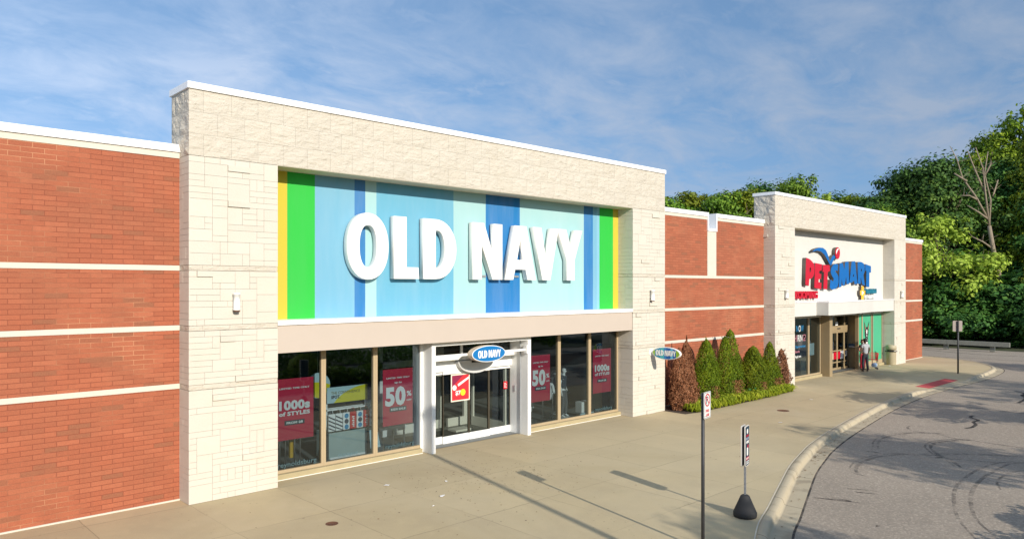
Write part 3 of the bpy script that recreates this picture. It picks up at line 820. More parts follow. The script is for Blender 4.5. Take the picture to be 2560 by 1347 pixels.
# the room behind the glass
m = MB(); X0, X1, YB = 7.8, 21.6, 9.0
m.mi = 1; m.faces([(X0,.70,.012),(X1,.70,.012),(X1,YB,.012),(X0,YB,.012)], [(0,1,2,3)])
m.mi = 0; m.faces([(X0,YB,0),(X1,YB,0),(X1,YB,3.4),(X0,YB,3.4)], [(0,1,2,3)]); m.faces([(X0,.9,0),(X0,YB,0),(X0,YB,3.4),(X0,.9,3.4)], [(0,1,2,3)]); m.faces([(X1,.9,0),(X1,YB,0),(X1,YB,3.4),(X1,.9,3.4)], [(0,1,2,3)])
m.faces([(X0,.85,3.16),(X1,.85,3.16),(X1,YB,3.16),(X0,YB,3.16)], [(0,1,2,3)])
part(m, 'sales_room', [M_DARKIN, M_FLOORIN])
# inner lobby: white framed glass screens behind the sliding doors
m = MB()
for (xa, ya, xb, yb_) in ((12.75,3.15,14.9,3.15),(15.0,3.05,16.35,1.25)):
    pass
m.box(12.75,15.25,3.10,3.16,.02,.30); m.box(12.75,15.25,3.10,3.16,2.15,2.35); m.box(14.95,15.25,3.09,3.17,.3,2.8); m.box(12.75,12.85,3.10,3.16,.3,2.8)
for yv in (2.75, 1.15): m.box(16.24,16.30,yv,yv+.09,.02,2.6)
m.box(16.24,16.30,1.24,2.75,.02,.32); m.box(16.24,16.30,1.24,2.75,2.15,2.3); m.box(15.4,16.24,3.05,3.14,.02,.3); m.box(15.4,16.24,3.05,3.14,2.15,2.35); m.box(16.1,16.24,3.05,3.14,.3,2.15)
part(m, 'lobby_screen', M_WHITE)

# ---- pet shop
pet = empty('pet_store', (40.6, 0, 0), "cream stone storefront with white wall, low curved canopy and green window panels", 'shop')
part2 = portal(pet, 32.20, 34.18, 47.18, 49.07, 53, zt=9.10)
YP = 0.66
m = MB(); m.box(34.16, 47.20, YP, YP+.2, 3.1, 7.56); part2(m, 'sign_wall', M_STUC)
m = MB(); m.box(34.185, 36.6, 0.03, .655, 3.26, 3.93); m.box(43.9, 47.175, 0.03, .655, 3.27, 3.91)
n_ = 16; fr = [(36.6 + 7.3*i/n_, -0.58 + 0.60*(i/n_)**2.0) for i in range(n_+1)]
top, bot = 3.92, 3.28
vs = [(x, y, z) for x, y in fr for z in (bot, top)] + [(x, .655, z) for x, y in fr for z in (bot, top)]; k = 2*(n_+1)
fs = [(2*i, 2*i+2, 2*i+3, 2*i+1) for i in range(n_)] + [(2*i+1, 2*i+3, k+2*i+3, k+2*i+1) for i in range(n_)] + [(2*i, k+2*i, k+2*i+2, 2*i+2) for i in range(n_)] + [(0,1,k+1,k)]
m.faces(vs, fs)
can = part2(m, 'canopy', M_STUC)
m = MB(); m.box(34.183, 36.58, 0.0, .66, 3.93, 3.965); m.box(43.95, 47.178, 0.0, .66, 3.925, 3.965)
vs = [(x, y-.03, z) for x, y in fr for z in (top, top+.05)] + [(x, .658, z) for x, y in fr for z in (top, top+.05)]; m.faces(vs, [tuple(f) for f in fs]); m.build('canopy_cap', M_COPE, can)
for a_, b_ in ((34.185, 38.5), (43.4, 47.17)): m = MB(); m.box(a_, b_, .56, .80, -.02, .13, bevel=.01); part2(m, 'window_curb', M_CURB)
for a, b in ((34.20, 37.16), (37.162, 38.55)): window(pet, a, b, z1=3.258, mat=M_TAN, prt=part2)
# entrance recess
EY = 1.25
m = MB(); m.box(38.60, 38.95, 0.22, EY+.12, 0, 3.25); m.box(38.951, 43.62, EY+.0, EY+.1, 2.20, 2.50); m.box(38.951, 43.62, EY, EY+.1, 3.08, 3.27); m.box(43.0,43.08,EY,EY+.1,2.50,3.08)
m.box(43.621, 43.76, 0.762, EY+.12, 0, 3.25); m.box(43.30, 43.409, 0.60, .78, 0, 3.25); m.box(43.40,43.76,.775,.80,0,3.25); m.box(38.951,39.05,EY,EY+.1,0,2.2)

pe = part2(m, 'entrance_frame', M_TAN2)
m = MB(); m.box(42.0,42.4,EY-.02,EY-.001,2.31,2.37,bevel=.005); m.build('sensor', M_BLACK, pe)
for a, b in ((39.06, 40.10), (40.105, 41.10), (41.105, 42.05), (42.055, 43.0), (43.005, 43.61)):
    m = MB(); fw = .075
    m.box(a, a+fw, EY+.02, EY+.07, .02, 2.195); m.box(b-fw, b, EY+.02, EY+.07, .02, 2.195)
    for z0, z1 in ((.02, .14), (.42, .48), (1.06, 1.13), (2.10, 2.195)): m.box(a+fw, b-fw, EY+.02, EY+.07, z0, z1)
    if a > 43: m.box(b-.2, b-.15, EY-.05, EY+.02, .98, 1.02)
    d = part2(m, 'door', M_TAN2)
    m = MB(); m.faces([(a+fw,EY+.045,.16),(b-fw,EY+.045,.16),(b-fw,EY+.045,2.10),(a+fw,EY+.045,2.10)], [(0,1,2,3)]); m.build('pane', M_GLASS, d)
m = MB(); m.faces([(39.0,EY+.05,2.50),(43.6,EY+.05,2.50),(43.6,EY+.05,3.08),(39.0,EY+.05,3.08)], [(0,1,2,3)]); part2(m, 'transom_pane', M_GLASS)
M_GREEN = plain('green_window_film', (0.06, 0.38, 0.21), 0.55, var=0.06, scale=1.2)
for a, b in ((43.41, 44.06), (44.062, 45.44), (45.60, 47.10)):
    m = MB(); m.box(a, a+.06, YP, YP+.1, .132, 3.235); m.box(b-.06, b, YP, YP+.1, .132, 3.235); m.box(a+.06, b-.06, YP, YP+.1, .132, .34); m.box(a+.06, b-.06, YP, YP+.1, 3.19, 3.235)
    w = part2(m, 'window', M_TAN)
    m = MB(); m.faces([(a+.06,YP+.04,.34),(b-.06,YP+.04,.34),(b-.06,YP+.04,3.19),(a+.06,YP+.04,3.19)], [(0,1,2,3)]); m.build('window_film', M_GREEN, w)
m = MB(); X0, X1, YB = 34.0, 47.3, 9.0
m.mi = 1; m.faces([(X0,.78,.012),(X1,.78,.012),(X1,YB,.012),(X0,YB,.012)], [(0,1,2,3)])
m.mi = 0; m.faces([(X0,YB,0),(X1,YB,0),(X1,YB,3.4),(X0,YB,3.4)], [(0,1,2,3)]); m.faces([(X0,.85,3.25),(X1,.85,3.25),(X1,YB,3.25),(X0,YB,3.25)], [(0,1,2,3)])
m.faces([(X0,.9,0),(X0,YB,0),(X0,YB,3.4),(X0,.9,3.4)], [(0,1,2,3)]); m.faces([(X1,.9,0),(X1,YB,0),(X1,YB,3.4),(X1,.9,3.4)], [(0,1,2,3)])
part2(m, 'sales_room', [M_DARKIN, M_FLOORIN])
# roofs behind both parapets
for rt, prt, a, b in ((shop, part, 5.9, 23.4), (pet, part2, 32.3, 49.0)):
    m = MB(); m.box(a, b, 1.06, 24.0, 6.6, 6.75); prt(m, 'roof', MC['roof_membrane'])

# ------------------------------------------------------------------ wall signs
sg = empty('store_sign', (14.6, YR, 4.9), "large white raised letters on the striped blue and green panel", 'sign')
LX = [('O',10.00,11.28),('L',11.45,12.30),('D',12.44,13.64),('N',14.26,15.47),('A',15.56,16.95),('V',16.83,18.02),('Y',17.98,19.22)]
M_LET = plain('white_sign_acrylic', (0.82, 0.81, 0.77), 0.4, var=0.02)
for ch, a, b in LX:
    o = poly_sign('letter', glyph(ch, a, b, 4.92, 6.63), 0.18, YR-.05, M_LET, sg, bevel=0.006)
    o.matrix_parent_inverse = Matrix.Translation(-sg.location)
def inv(o, r): o.matrix_parent_inverse = Matrix.Translation(-Vector(r.location)); return o
for ch, a, b in LX:
    m = MB(); m.box((a+b)/2-.1, (a+b)/2+.1, YR-.035, YR+.0, 5.0, 5.06); inv(m.build('mounting_bracket', M_GALV, sg), sg)
psg = empty('pet_store_sign', (40.6, YP, 4.6), "red and blue raised lettering with leaping swoosh and ball on white wall", 'sign')
TR = {
'P': [(36.37,6.17),(36.72,6.12),(37.02,6.01),(37.25,5.88),(37.31,5.73),(37.28,5.39),(37.16,5.22),(36.94,5.12),(36.72,5.1),(36.66,4.75),(36.28,4.81)],
'Ph': [(36.76,5.66),(36.84,5.71),(36.91,5.63),(36.89,5.48),(36.8,5.43),(36.74,5.51)],
'E': [(37.39,5.93),(38.19,5.88),(38.16,5.55),(37.88,5.53),(37.85,5.4),(38.12,5.37),(38.09,5.11),(37.81,5.09),(37.79,4.95),(38.14,4.91),(38.1,4.58),(37.3,4.66)],
'T': [(38.3,5.86),(39.12,5.85),(39.17,5.54),(38.9,5.49),(38.82,4.57),(38.37,4.6),(38.45,5.47),(38.27,5.5)],
'S': [(40.2,5.91),(39.86,5.94),(39.56,5.87),(39.32,5.69),(39.28,5.45),(39.43,5.28),(39.64,5.15),(39.61,5.01),(39.49,5.01),(39.25,5.09),(39.15,4.66),(39.45,4.55),(39.86,4.6),(40.15,4.72),(40.26,4.98),(40.24,5.27),(40.05,5.42),(39.85,5.52),(39.88,5.59),(40.15,5.56)],
'M': [(40.41,5.97),(40.8,6.01),(41.02,5.64),(41.14,6.07),(41.56,6.11),(41.67,4.88),(41.33,4.84),(41.25,5.28),(41.07,4.81),(40.82,4.77),(40.64,5.15),(40.63,4.71),(40.3,4.66)],
'A': [(42.02,6.12),(42.47,6.14),(42.8,4.88),(42.4,4.85),(42.34,5.03),(42.14,5.02),(42.11,4.95),(41.69,4.91)],
'Ah': [(42.23,5.44),(42.34,5.29),(42.15,5.26)],
'R': [(42.84,6.11),(43.3,6.12),(43.65,6.06),(43.84,5.89),(43.82,5.55),(43.66,5.39),(43.86,4.78),(43.48,4.85),(43.3,5.2),(43.24,5.2),(43.26,4.87),(42.87,4.89)],
'Rh': [(43.3,5.75),(43.42,5.71),(43.42,5.59),(43.3,5.57)],
'T2': [(43.95,6.01),(44.76,5.91),(44.76,5.53),(44.53,5.54),(44.5,4.69),(44.03,4.74),(44.1,5.62),(43.9,5.64)],
'tail': [(37.06,6.5),(37.4,6.65),(37.89,6.74),(38.32,6.74),(38.68,6.63),(38.9,6.42),(39.06,6.17),(39.17,6.02),(39.28,6.15),(39.49,6.34),(39.69,6.42),(39.84,6.28),(39.6,6.11),(39.43,5.94),(39.26,5.83),(39.12,5.92),(38.82,6.16),(38.5,6.4),(38.1,6.54),(37.61,6.58)],
'ball': [(40.45,6.53),(40.43,6.43),(40.39,6.34),(40.32,6.27),(40.24,6.22),(40.14,6.2),(40.05,6.21),(39.96,6.26),(39.9,6.33),(39.85,6.41),(39.84,6.51),(39.85,6.61),(39.9,6.7),(39.96,6.78),(40.05,6.82),(40.14,6.84),(40.24,6.83),(40.32,6.79),(40.39,6.72),(40.43,6.63)],
'glint': [(39.95,6.45),(39.94,6.61),(40.05,6.74),(40.24,6.78),(40.3,6.75),(40.13,6.67),(40.03,6.53)],
'plus': [(43.46,4.73),(43.78,4.73),(43.78,4.5),(43.99,4.49),(43.99,4.23),(43.78,4.21),(43.78,3.98),(43.43,3.98),(43.43,4.22),(43.26,4.24),(43.26,4.49),(43.46,4.51)],
'paw': [(43.52,4.49),(43.73,4.42),(43.8,4.3),(43.65,4.32),(43.52,4.2),(43.48,4.35)],
'G': [(35.08,4.5),(37.65,4.09)],
'Bn': [(44.12,4.66),(45.69,4.29)],
'Hs': [(44.12,4.27),(45.69,4.01)],
}
M_PR = plain('sign_red', (0.50, 0.003, 0.02), 0.4, var=0.03)
M_PB = plain('sign_blue', (0.002, 0.115, 0.38), 0.4, var=0.03)
M_RET = plain('bronze_sign_return', (0.10, 0.085, 0.075), 0.5)
def channel(name, keys_, mat, parent, d=0.17, root=None):
    o = poly_sign(name, [TR[k] for k in keys_], d, YP-.03, M_RET, parent)
    f = poly_sign('letter_face', [TR[k] for k in keys_], 0.012, YP-.03-d-.001, mat, o)
    inv(o, root or parent); return o
for ks, mt in ((('P','Ph'),M_PR),(('E',),M_PR),(('T',),M_PR),(('S',),M_PB),(('M',),M_PB),(('A','Ah'),M_PB),(('R','Rh'),M_PB),(('T2',),M_PB)): channel('letter', ks, mt, psg)
channel('swoosh', ('tail',), M_PB, psg); b_ = channel('ball', ('ball',), M_PR, psg)
poly_sign('highlight', [TR['glint']], 0.004, YP-.03-.17-.0135, M_LET, b_)
gs = empty('grooming_sign', (36.3, YP, 4.2), "red raised word sign at lower left of the white pet store wall", 'sign')
inv(text('lettering', 'GROOMING', 34.72, YP-.02, 4.13, 3.0, 0.36, M_PR, gs, bold=0.045, depth=0.10), gs)
inv(text('outline', 'GROOMING', 34.72, YP-.005, 4.11, 3.0, 0.36, M_RET, gs, bold=0.07, depth=0.012), gs)
vsn = empty('animal_hospital_sign', (44.6, YP, 4.2), "small yellow cross sign with teal and white words beside the blue lettering", 'sign')
c = poly_sign('yellow_cross', [TR['plus']], 0.14, YP-.03, M_RET, vsn); inv(c, vsn)
poly_sign('cross_face', [TR['plus']], 0.012, YP-.171, plain('sign_yellow', (0.80,0.44,0.03), 0.5, var=.05), c); poly_sign('running_animal', [TR['paw']], 0.004, YP-.184, M_LET, c)
inv(text('lettering', 'Banfield', 44.12, YP-.02, 4.33, 1.55, 0.27, plain('sign_teal', (0.008,0.16,0.24), 0.5), vsn, bold=0.05, depth=0.09), vsn)
inv(text('lettering', 'PET HOSPITAL', 44.12, YP-.03, 4.03, 1.5, 0.2, M_LET, vsn, bold=0.03, depth=0.05), vsn)
inv(text('lettering_edge', 'PET HOSPITAL', 44.13, YP-.012, 4.015, 1.5, 0.2, M_INKD, vsn, bold=0.05, depth=0.015), vsn)

# oval entrance sign on its bar
os_ = empty('oval_entrance_sign', (14.58, 0.2, 2.72), "blue oval sign with white words on a white bar above the sliding doors", 'sign')
inv(poly_sign('sign_box', [ell(14.60, 2.715, .665, .245)], 0.20, 0.30, plain('beige_sign_side', (0.62,0.53,0.42), 0.5), os_), os_)
inv(poly_sign('sign_face', [ell(14.60, 2.715, .665, .245)], 0.014, 0.099, M_LET, os_), os_)
inv(poly_sign('blue_face', [ell(14.60, 2.715, .64, .225)], 0.005, 0.0845, plain('entrance_blue', (0.008,0.16,0.42), 0.4, var=.03), os_), os_)
for ch, a, b in ONX:
    inv(poly_sign('letter', glyph(ch, 14.16+.90*a, 14.16+.90*b, 2.60, 2.82), 0.008, 0.079, M_LET, os_), os_)
m = MB(); m.box(12.745, 16.33, .305, .37, 2.68, 2.75, bevel=.005); inv(m.build('support_bar', M_WHITE, os_), os_)
m = MB(); m.box(16.331,16.398,.24,.40,2.60,2.86,bevel=.006); inv(m.build('bar_bracket', M_WHITE, os_), os_)

# projecting blade sign: plate in the YZ plane, both sides lettered
bs = empty('blade_sign', (22.58, 0, 2.28), "small oval blade sign with white words on blue stripes, projecting from the stone pier", 'sign')
bl = empty('tmp', (0,0,0))
def rotp(o, root_loc):      # built facing -Y around x=0; turn to face -X and move to the pier
    me = o.data
    for v in me.vertices:
        x, y, z = v.co; v.co = (y, -x, z)
    me.update(); o.parent = bs; o.location = (0, 0, 0); return o
bcx = 0.70    # distance of the plate centre from the wall
def bsign(o): return rotp(o, None)
oo = poly_sign('plate', [ell(bcx, 0, .60, .225)], 0.11, 0.055, M_LET, None); bsign(oo)
strc = [(.10,.22,'g',(0.25,0.42,0.03)),(.22,.46,'x',(0.02,0.26,0.42)),(.46,.62,'x',(0.06,0.42,0.48)),(.62,.72,'x',(0.02,0.2,0.5)),(.72,.90,'x',(0.005,0.10,0.36)),(.90,1.00,'x',(0.10,0.42,0.62)),(1.00,1.13,'x',(0.005,0.10,0.36)),(1.13,1.30,'g',(0.25,0.42,0.03))]
for (a, b, _, c_) in strc:
    pts = []
    for k in range(11):
        x = a + (b-a)*k/10; q = max(0, 1 - ((x-bcx)/.575)**2); pts.append((x, .205*math.sqrt(q)))
    pts = pts + [(x, -z) for x, z in pts[::-1]]
    pts = [p for i, p in enumerate(pts) if i == 0 or p != pts[i-1]]
    bsign(poly_sign('stripe', [pts], 0.006, -0.0552, plain('blade_%.2f' % a, c_, 0.45), None))
for ch, a, b in ONX:
    bsign(poly_sign('letter', glyph(ch, .26+.86*a, .26+.86*b, -.09, .11), 0.008, -0.0613, M_LET, None))
bpy.data.objects.remove(bl)
m = MB(); m.tube([(0,0.0,0),(0,-.10,0)], .04, 10); m.tube([(0,-.0,0),(0,-.012,0)], .13, 14); o = m.build('wall_mount', M_WHITE, bs)

# wall lamps
def wall_lamp(x, z, label, first=None):
    if first:
        r = first.copy(); COL.objects.link(r); r.location = (x, 0, z); r['label'] = label
        for c in first.children:
            d = c.copy(); COL.objects.link(d); d.parent = r
        return r
    r = empty('wall_lamp', (x, 0, z), label, 'lamp', 'white wall lamps on the stone piers')
    m = MB(); m.lathe([(.055,-.20),(.078,-.19),(.078,-.15),(.072,-.148),(.072,.148),(.078,.15),(.078,.19),(.055,.20)], 0, -.10, 20); o = m.build('lamp_body', M_WHITE, r)
    m = MB(); m.box(-.05,.05,-.03,.0,-.12,.12,bevel=.006); m.build('backplate', M_GALV, r)
    m = MB(); m.lathe([(.07,-.225),(.07,-.2005)], 0, -.10, 18); m.build('lower_ring', M_RUST, r)
    return r
wl = wall_lamp(6.87, 4.37, "white cylinder wall lamp on the nearest stone pier, left of the yellow stripe")
wall_lamp(22.55, 4.39, "white cylinder wall lamp on the stone pier right of the striped panel", wl)
wall_lamp(33.16, 4.36, "white cylinder wall lamp on the stone pier left of the pet store sign", wl)
wall_lamp(48.18, 4.26, "white cylinder wall lamp on the farthest stone pier, right of the pet store sign", wl)
# ------------------------------------------------------------------ posters and display goods behind the glass
def board(name, x0, x1, z0, z1, y, mat, parent, th=0.006, r=0.0):
    m = MB(); m.box(x0, x1, y, y+th, z0, z1); return m.build(name, mat, parent)
def sale_poster(x0, x1, z0, z1, y, kind, label):
    cx = (x0+x1)/2; w = x1-x0; h = z1-z0
    r = empty('poster', (cx, y, z0), label, 'poster')
    m = MB(); n = 8           # slightly curled sheet
    vs = [(x0-cx+w*i/n, .012*math.sin(3.1*i/n)*(1-j/n)**2, h*j/n) for j in range(n+1) for i in range(n+1)]
    m.faces(vs, [(j*(n+1)+i, j*(n+1)+i+1, (j+1)*(n+1)+i+1, (j+1)*(n+1)+i) for j in range(n) for i in range(n)])
    m.build('sheet', M_RED, r)
    T = lambda b, zz, ww, hh, mt=M_INKW, bold=.03, xo=0: text('lettering', b, xo, -.008, zz*h, ww*w, hh*h, mt, r, bold=bold, depth=.002, align='C')
    T('LIMITED TIME ONLY', .83, .78, .028)
    if kind == 'styles':
        T('1000s', .50, .80, .145, bold=.05); T('of STYLES', .40, .80, .065, bold=.04)
        board('dark_label', -.26*w, .26*w, .243*h, .318*h, -.010, M_INKD, r, .003); text('lettering', 'FROM $8', 0, -.0115, .262*h, .42*w, .036*h, M_INKW, r, .04, .002, 'C')
    else:
        T('up to', .745, .24, .035, bold=.04); T('50', .37, .68, .32, bold=.05, xo=-.09*w)
        T('%', .50, .16, .09, bold=.03, xo=.37*w); T('OFF', .41, .17, .03, xo=.37*w)
        board('dark_label', -.28*w, .28*w, .245*h, .325*h, -.010, M_INKD, r, .003); text('lettering', 'KIDS SALE', 0, -.0115, .268*h, .48*w, .036*h, M_INKW, r, .04, .002, 'C')
    return r
sale_poster(8.20, 9.24, .90, 2.42, .80, 'styles', "red sale poster reading 1000s of styles in the leftmost shop window")
sale_poster(11.33, 12.33, .86, 2.42, .80, 'off', "red sale poster reading 50 percent off kids sale, left of the entrance")
sale_poster(17.06, 17.98, .90, 2.44, .80, 'off', "red sale poster reading 50 percent off kids sale, right of the entrance")
sale_poster(20.20, 21.22, .88, 2.46, .80, 'styles', "red sale poster reading 1000s of styles in the window by the right stone pier")
# framed door poster
dp = empty('door_poster', (14.25, DY-.01, 1.24), "small red framed poster with yellow dot taped to the sliding door", 'poster')
board('frame', -.37, .37, 0, .83, -.01, plain('cream_card', (.72,.66,.55), .7), dp)
board('sheet', -.33, .33, .04, .79, -.014, plain('bright_red', (.62,.02,.03), .7), dp, .003)
poly_sign('dark_corner', [[(-.33,.45),(.12,.79),(-.33,.79)]], .002, -.0145, plain('maroon', (.22,.008,.05), .7), dp)
poly_sign('white_bar', [[(-.12,.52),(-.09,.45),(.33,.66),(.33,.73)]], .002, -.017, M_INKW, dp)
poly_sign('white_dot', [ell(-.24,.42,.08,.08,20)], .002, -.017, M_INKW, dp)
text('lettering', '$7', -.20, -.0165, .20, .20, .13, M_INKW, dp, .04, .002)
poly_sign('yellow_dot', [ell(.09,.26,.10,.10,22)], .003, -.017, plain('poster_yellow', (.75,.62,.02), .6), dp)
for nm, x, z, w, h, mt, lb in (('notice', 12.90, 1.50, .20, .38, plain('notice_blue', (.01,.14,.36), .6), "blue notice with white text on the left door glass"),
                       ('notice', 12.94, 1.06, .30, .42, M_INKW, "white notice with a blue round mark on the left door glass"),
                       ('notice', 16.10, 1.42, .16, .24, plain('bright_red', (.6,.02,.03)), "small red notice at the right edge of the door glass")):
    r = empty('notice', (x+w/2, DY+.05, z), lb, 'notice')
    board('sheet', -w/2, w/2, 0, h, 0, mt, r, .003)
    if 'round' in lb: poly_sign('round_mark', [ell(0,.17,.07,.07,20)], .002, -.0005, plain('teal_mark', (.01,.30,.36), .6), r)
    else:
        m = MB()
        for k in range(4): m.box(-w*.35, w*.35-(k % 2)*.03, -.004, -.0005, h*(.2+.17*k), h*(.26+.17*k))
        m.build('text_lines', M_INKW, r)
# convenience display: header board on a white rack hung with tote bags
cs = empty('display_stand', (10.5, 1.25, 0), "white display stand with yellow and pale blue header board and hanging tote bags", 'display stand')
M_PALE = plain('pale_blue_board', (.42,.58,.62), .6); M_YEL = plain('acid_yellow', (.62,.55,.012), .6)
board('header_board', -.62, .62, 1.60, 2.02, 0, M_PALE, cs, .03)
pts = [(-.42,1.60)] + [(-.42 + 1.04*(i/10), 1.60 + .42*math.sin(math.pi/2*i/10)**.7) for i in range(1, 11)] + [(.62,1.60)]
poly_sign('yellow_shape', [pts], .003, -.001, M_YEL, cs)
text('lettering', 'THE CONVENIENCE', -.50, -.005, 1.83, .88, .075, plain('olive_ink', (.16,.15,.03), .6), cs, .01, .002); text('lettering', 'SPOT.', -.50, -.005, 1.72, .27, .085, M_INKD, cs, .05, .002)
m = MB(); m.box(-.62,-.58,.05,.09,.1,1.6); m.box(.58,.62,.05,.09,.1,1.6); m.box(-.62,.62,.0,.1,1.40,1.44); m.box(-.62,.62,.2,.24,1.40,1.44); m.build('rack_frame', M_WHITE, cs)
m = MB(); m.box(-.55,.62,.02,.7,.10,.80,bevel=.01); m.build('counter', plain('pale_counter', (.34,.42,.40), .6), cs)
m = MB(); m.box(-.53,.60,.0,.019,.10,.15); m.build('counter_trim', M_INKW, cs)
ps = [[(-.72,.05),(-.55,.05),(-.40,1.42),(-.55,1.42)],[(.60,.05),(.76,.05),(.62,1.42),(.48,1.42)]]
for q in ps:
    o = poly_sign('side_panel', [q], .03, .08, M_INKD, cs)
M_TOTER = plain('tote_red', (.55,.03,.03), .8); M_DOT = plain('tote_blue', (.01,.22,.42), .8); M_NAVY = plain('tote_navy', (.02,.03,.06), .8)
def tote(x, kind, label):
    r = empty('tote_bag', (x, 1.20, .86), label, 'tote bag', 'tote bags hanging on the display stand')
    m = MB(); m.box(-.10,.10,-.03,.03,0,.46,bevel=.012); m.build('bag', M_TOTER if kind == 'r' else M_INKW, r)
    m = MB(); m.tube([(-.05,0,.46),(-.03,0,.56),(.03,0,.56),(.05,0,.46)], .008, 6); m.build('handle', M_INKW if kind != 'r' else M_TOTER, r)
    if kind == 'd':
        for k, mt in enumerate((M_DOT, M_NAVY, M_DOT)): poly_sign('dot', [ell(0,.08+.145*k,.065,.065,18)], .003, -.031, mt, r)
    elif kind == 's':
        for k in range(4): poly_sign('stripe', [[(-.10,.08+.1*k),(-.10,.12+.1*k),(.10,.02+.1*k),(.10,-.02+.1*k if k else 0)]], .003, -.031, M_NAVY, r)
    else:
        m = MB()
        for k in range(6): m.box(-.02-.02*(k%2), .03, -.034, -.031, .06+.05*k, .09+.05*k)
        m.build('lettering', M_INKW, r)
for x, k, lb in ((9.98,'s',"white tote bag with slanting dark stripes, leftmost on the display stand"),(10.20,'s',"striped tote bag, second from the left on the display stand"),(10.42,'d',"white tote bag with blue dots left of the first red tote bag"),(10.63,'r',"red tote bag between the first two dotted bags"),
                 (10.84,'d',"dotted tote bag in the middle between two red tote bags"),(11.05,'r',"red tote bag between the second and third dotted bags"),(11.24,'d',"dotted tote bag rightmost on the display stand")): tote(x, k, lb)
ro = empty('round_yellow_sign', (9.85, 1.7, 1.95), "round yellow and grey hanging sign behind the convenience header board", 'sign')
poly_sign('disc', [ell(0,.1,.36,.34,28)], .03, 0, M_PALE, ro); poly_sign('lower_half', [[(-.36,.1),(-.32,-.05),(-.2,-.18),(0,-.24),(.2,-.18),(.32,-.05),(.36,.1),(.1,.18),(-.2,.2)]], .004, -.031, M_YEL, ro)
m = MB(); m.tube([(0,0,.44),(0,0,1.2)], .006, 6); m.build('hanger_wire', M_CHROME, ro)
def floor_rack(x, y, label, n=3, yellow=False):
    r = empty('garment_rack', (x, y, .012), label, 'garment rack')
    m = MB(); m.box(-.35,.35,-.2,.2,0,.03); m.build('base', M_CHROME, r)
    for k in range(n):
        xx = -.3 + .6*k/(n-1); m = MB(); m.tube([(xx,-.1 + .1*(k % 2),.03),(xx,-.1 + .1*(k % 2),1.5)], .018, 8); m.build('upright', M_CHROME, r)
    m = MB(); m.tube([(-.35,0,1.5),(.35,0,1.5)], .015, 8); m.build('rail', M_CHROME, r)
    if yellow:
        m = MB(); m.box(.02,.12,-.02,.06,.35,1.45); m.build('yellow_panel', plain('amber', (.55,.32,.01), .6), r)
    return r
floor_rack(8.75, 1.15, "chrome floor rack with a yellow strip below the leftmost sale poster", 4, True)
tb = empty('display_table', (12.0, 1.6, .012), "low white display table under the kids sale poster left of the entrance", 'table')
m = MB(); m.box(-.6,.5,-.25,.4,.62,.70,bevel=.005); m.build('tabletop', M_INKW, tb)
for sx in (-.55,.45):
    for sy in (-.2,.35): m = MB(); m.box(sx-.02,sx+.02,sy-.02,sy+.02,0,.62); m.build('leg', M_CHROME, tb)
af = empty('easel_sign', (11.35, 1.15, .012), "dark leaning easel board with pale face beside the display stand", 'sign')
m = MB(); m.faces([(-.25,0,0),(.25,.0,0),(.15,.35,1.5),(-.15,.35,1.5),(-.25,.03,0),(.25,.03,0),(.15,.38,1.5),(-.15,.38,1.5)], [(0,1,2,3),(4,7,6,5),(0,4,5,1),(1,5,6,2),(2,6,7,3),(3,7,4,0)]); m.build('board', M_INKD, af)
m = MB(); m.faces([(-.17,.045,.22),(.17,.045,.22),(.13,.16,.70),(-.13,.16,.70)], [(0,1,2,3)]); m.build('pale_panel', M_PALE, af)
mat_ = sheet('door_mat', -1.3, 1.0, -.75, .75, 0, plain('dark_carpet', (.05,.05,.052), .95)); mat_.location = (14.2, 1.95, .022)
tag(mat_, "dark entrance mat on the lobby floor behind the sliding doors", 'mat')
fb = MB(); fb.box(-.35,.35,-.22,.22,0,.07,bevel=.01); o = fb.build('floor_grille', M_INKW, None, (15.35, 2.35, .014)); tag(o, "white flat floor grille inside the lobby beside the inner screen", 'floor grille')

# ------------------------------------------------------------------ figures grown from a skeleton
def skin(name, chains, root=0, sub=1):
    """chains: list of lists of ((x,y,z), radius); chains share a joint when the coordinates match"""
    idx = {}; V = []; R = []; E = []
    for ch in chains:
        prev = None
        for p, r in ch:
            k = tuple(round(c, 4) for c in p)
            if k not in idx: idx[k] = len(V); V.append(p); R.append(r)
            if prev is not None and (prev, idx[k]) not in E: E.append((prev, idx[k]))
            prev = idx[k]
    me = bpy.data.meshes.new('tmp'); me.from_pydata(V, E, []); o = bpy.data.objects.new('tmp', me); COL.objects.link(o)
    sm = o.modifiers.new('s', 'SKIN'); sm.use_smooth_shade = True
    sb = o.modifiers.new('b', 'SUBSURF'); sb.levels = sub; sb.render_levels = sub
    if not me.skin_vertices: me.attributes.new  # layer is made with the modifier below
    bm2 = bmesh.new(); bm2.from_mesh(me); lay = bm2.verts.layers.skin.verify()
    bm2.verts.ensure_lookup_table()
    for i, v in enumerate(bm2.verts):
        r = R[i]; v[lay].radius = r if isinstance(r, tuple) else (r, r); v[lay].use_root = (i == root)
    bm2.to_mesh(me); bm2.free()
    out = bake(o, name)
    return out
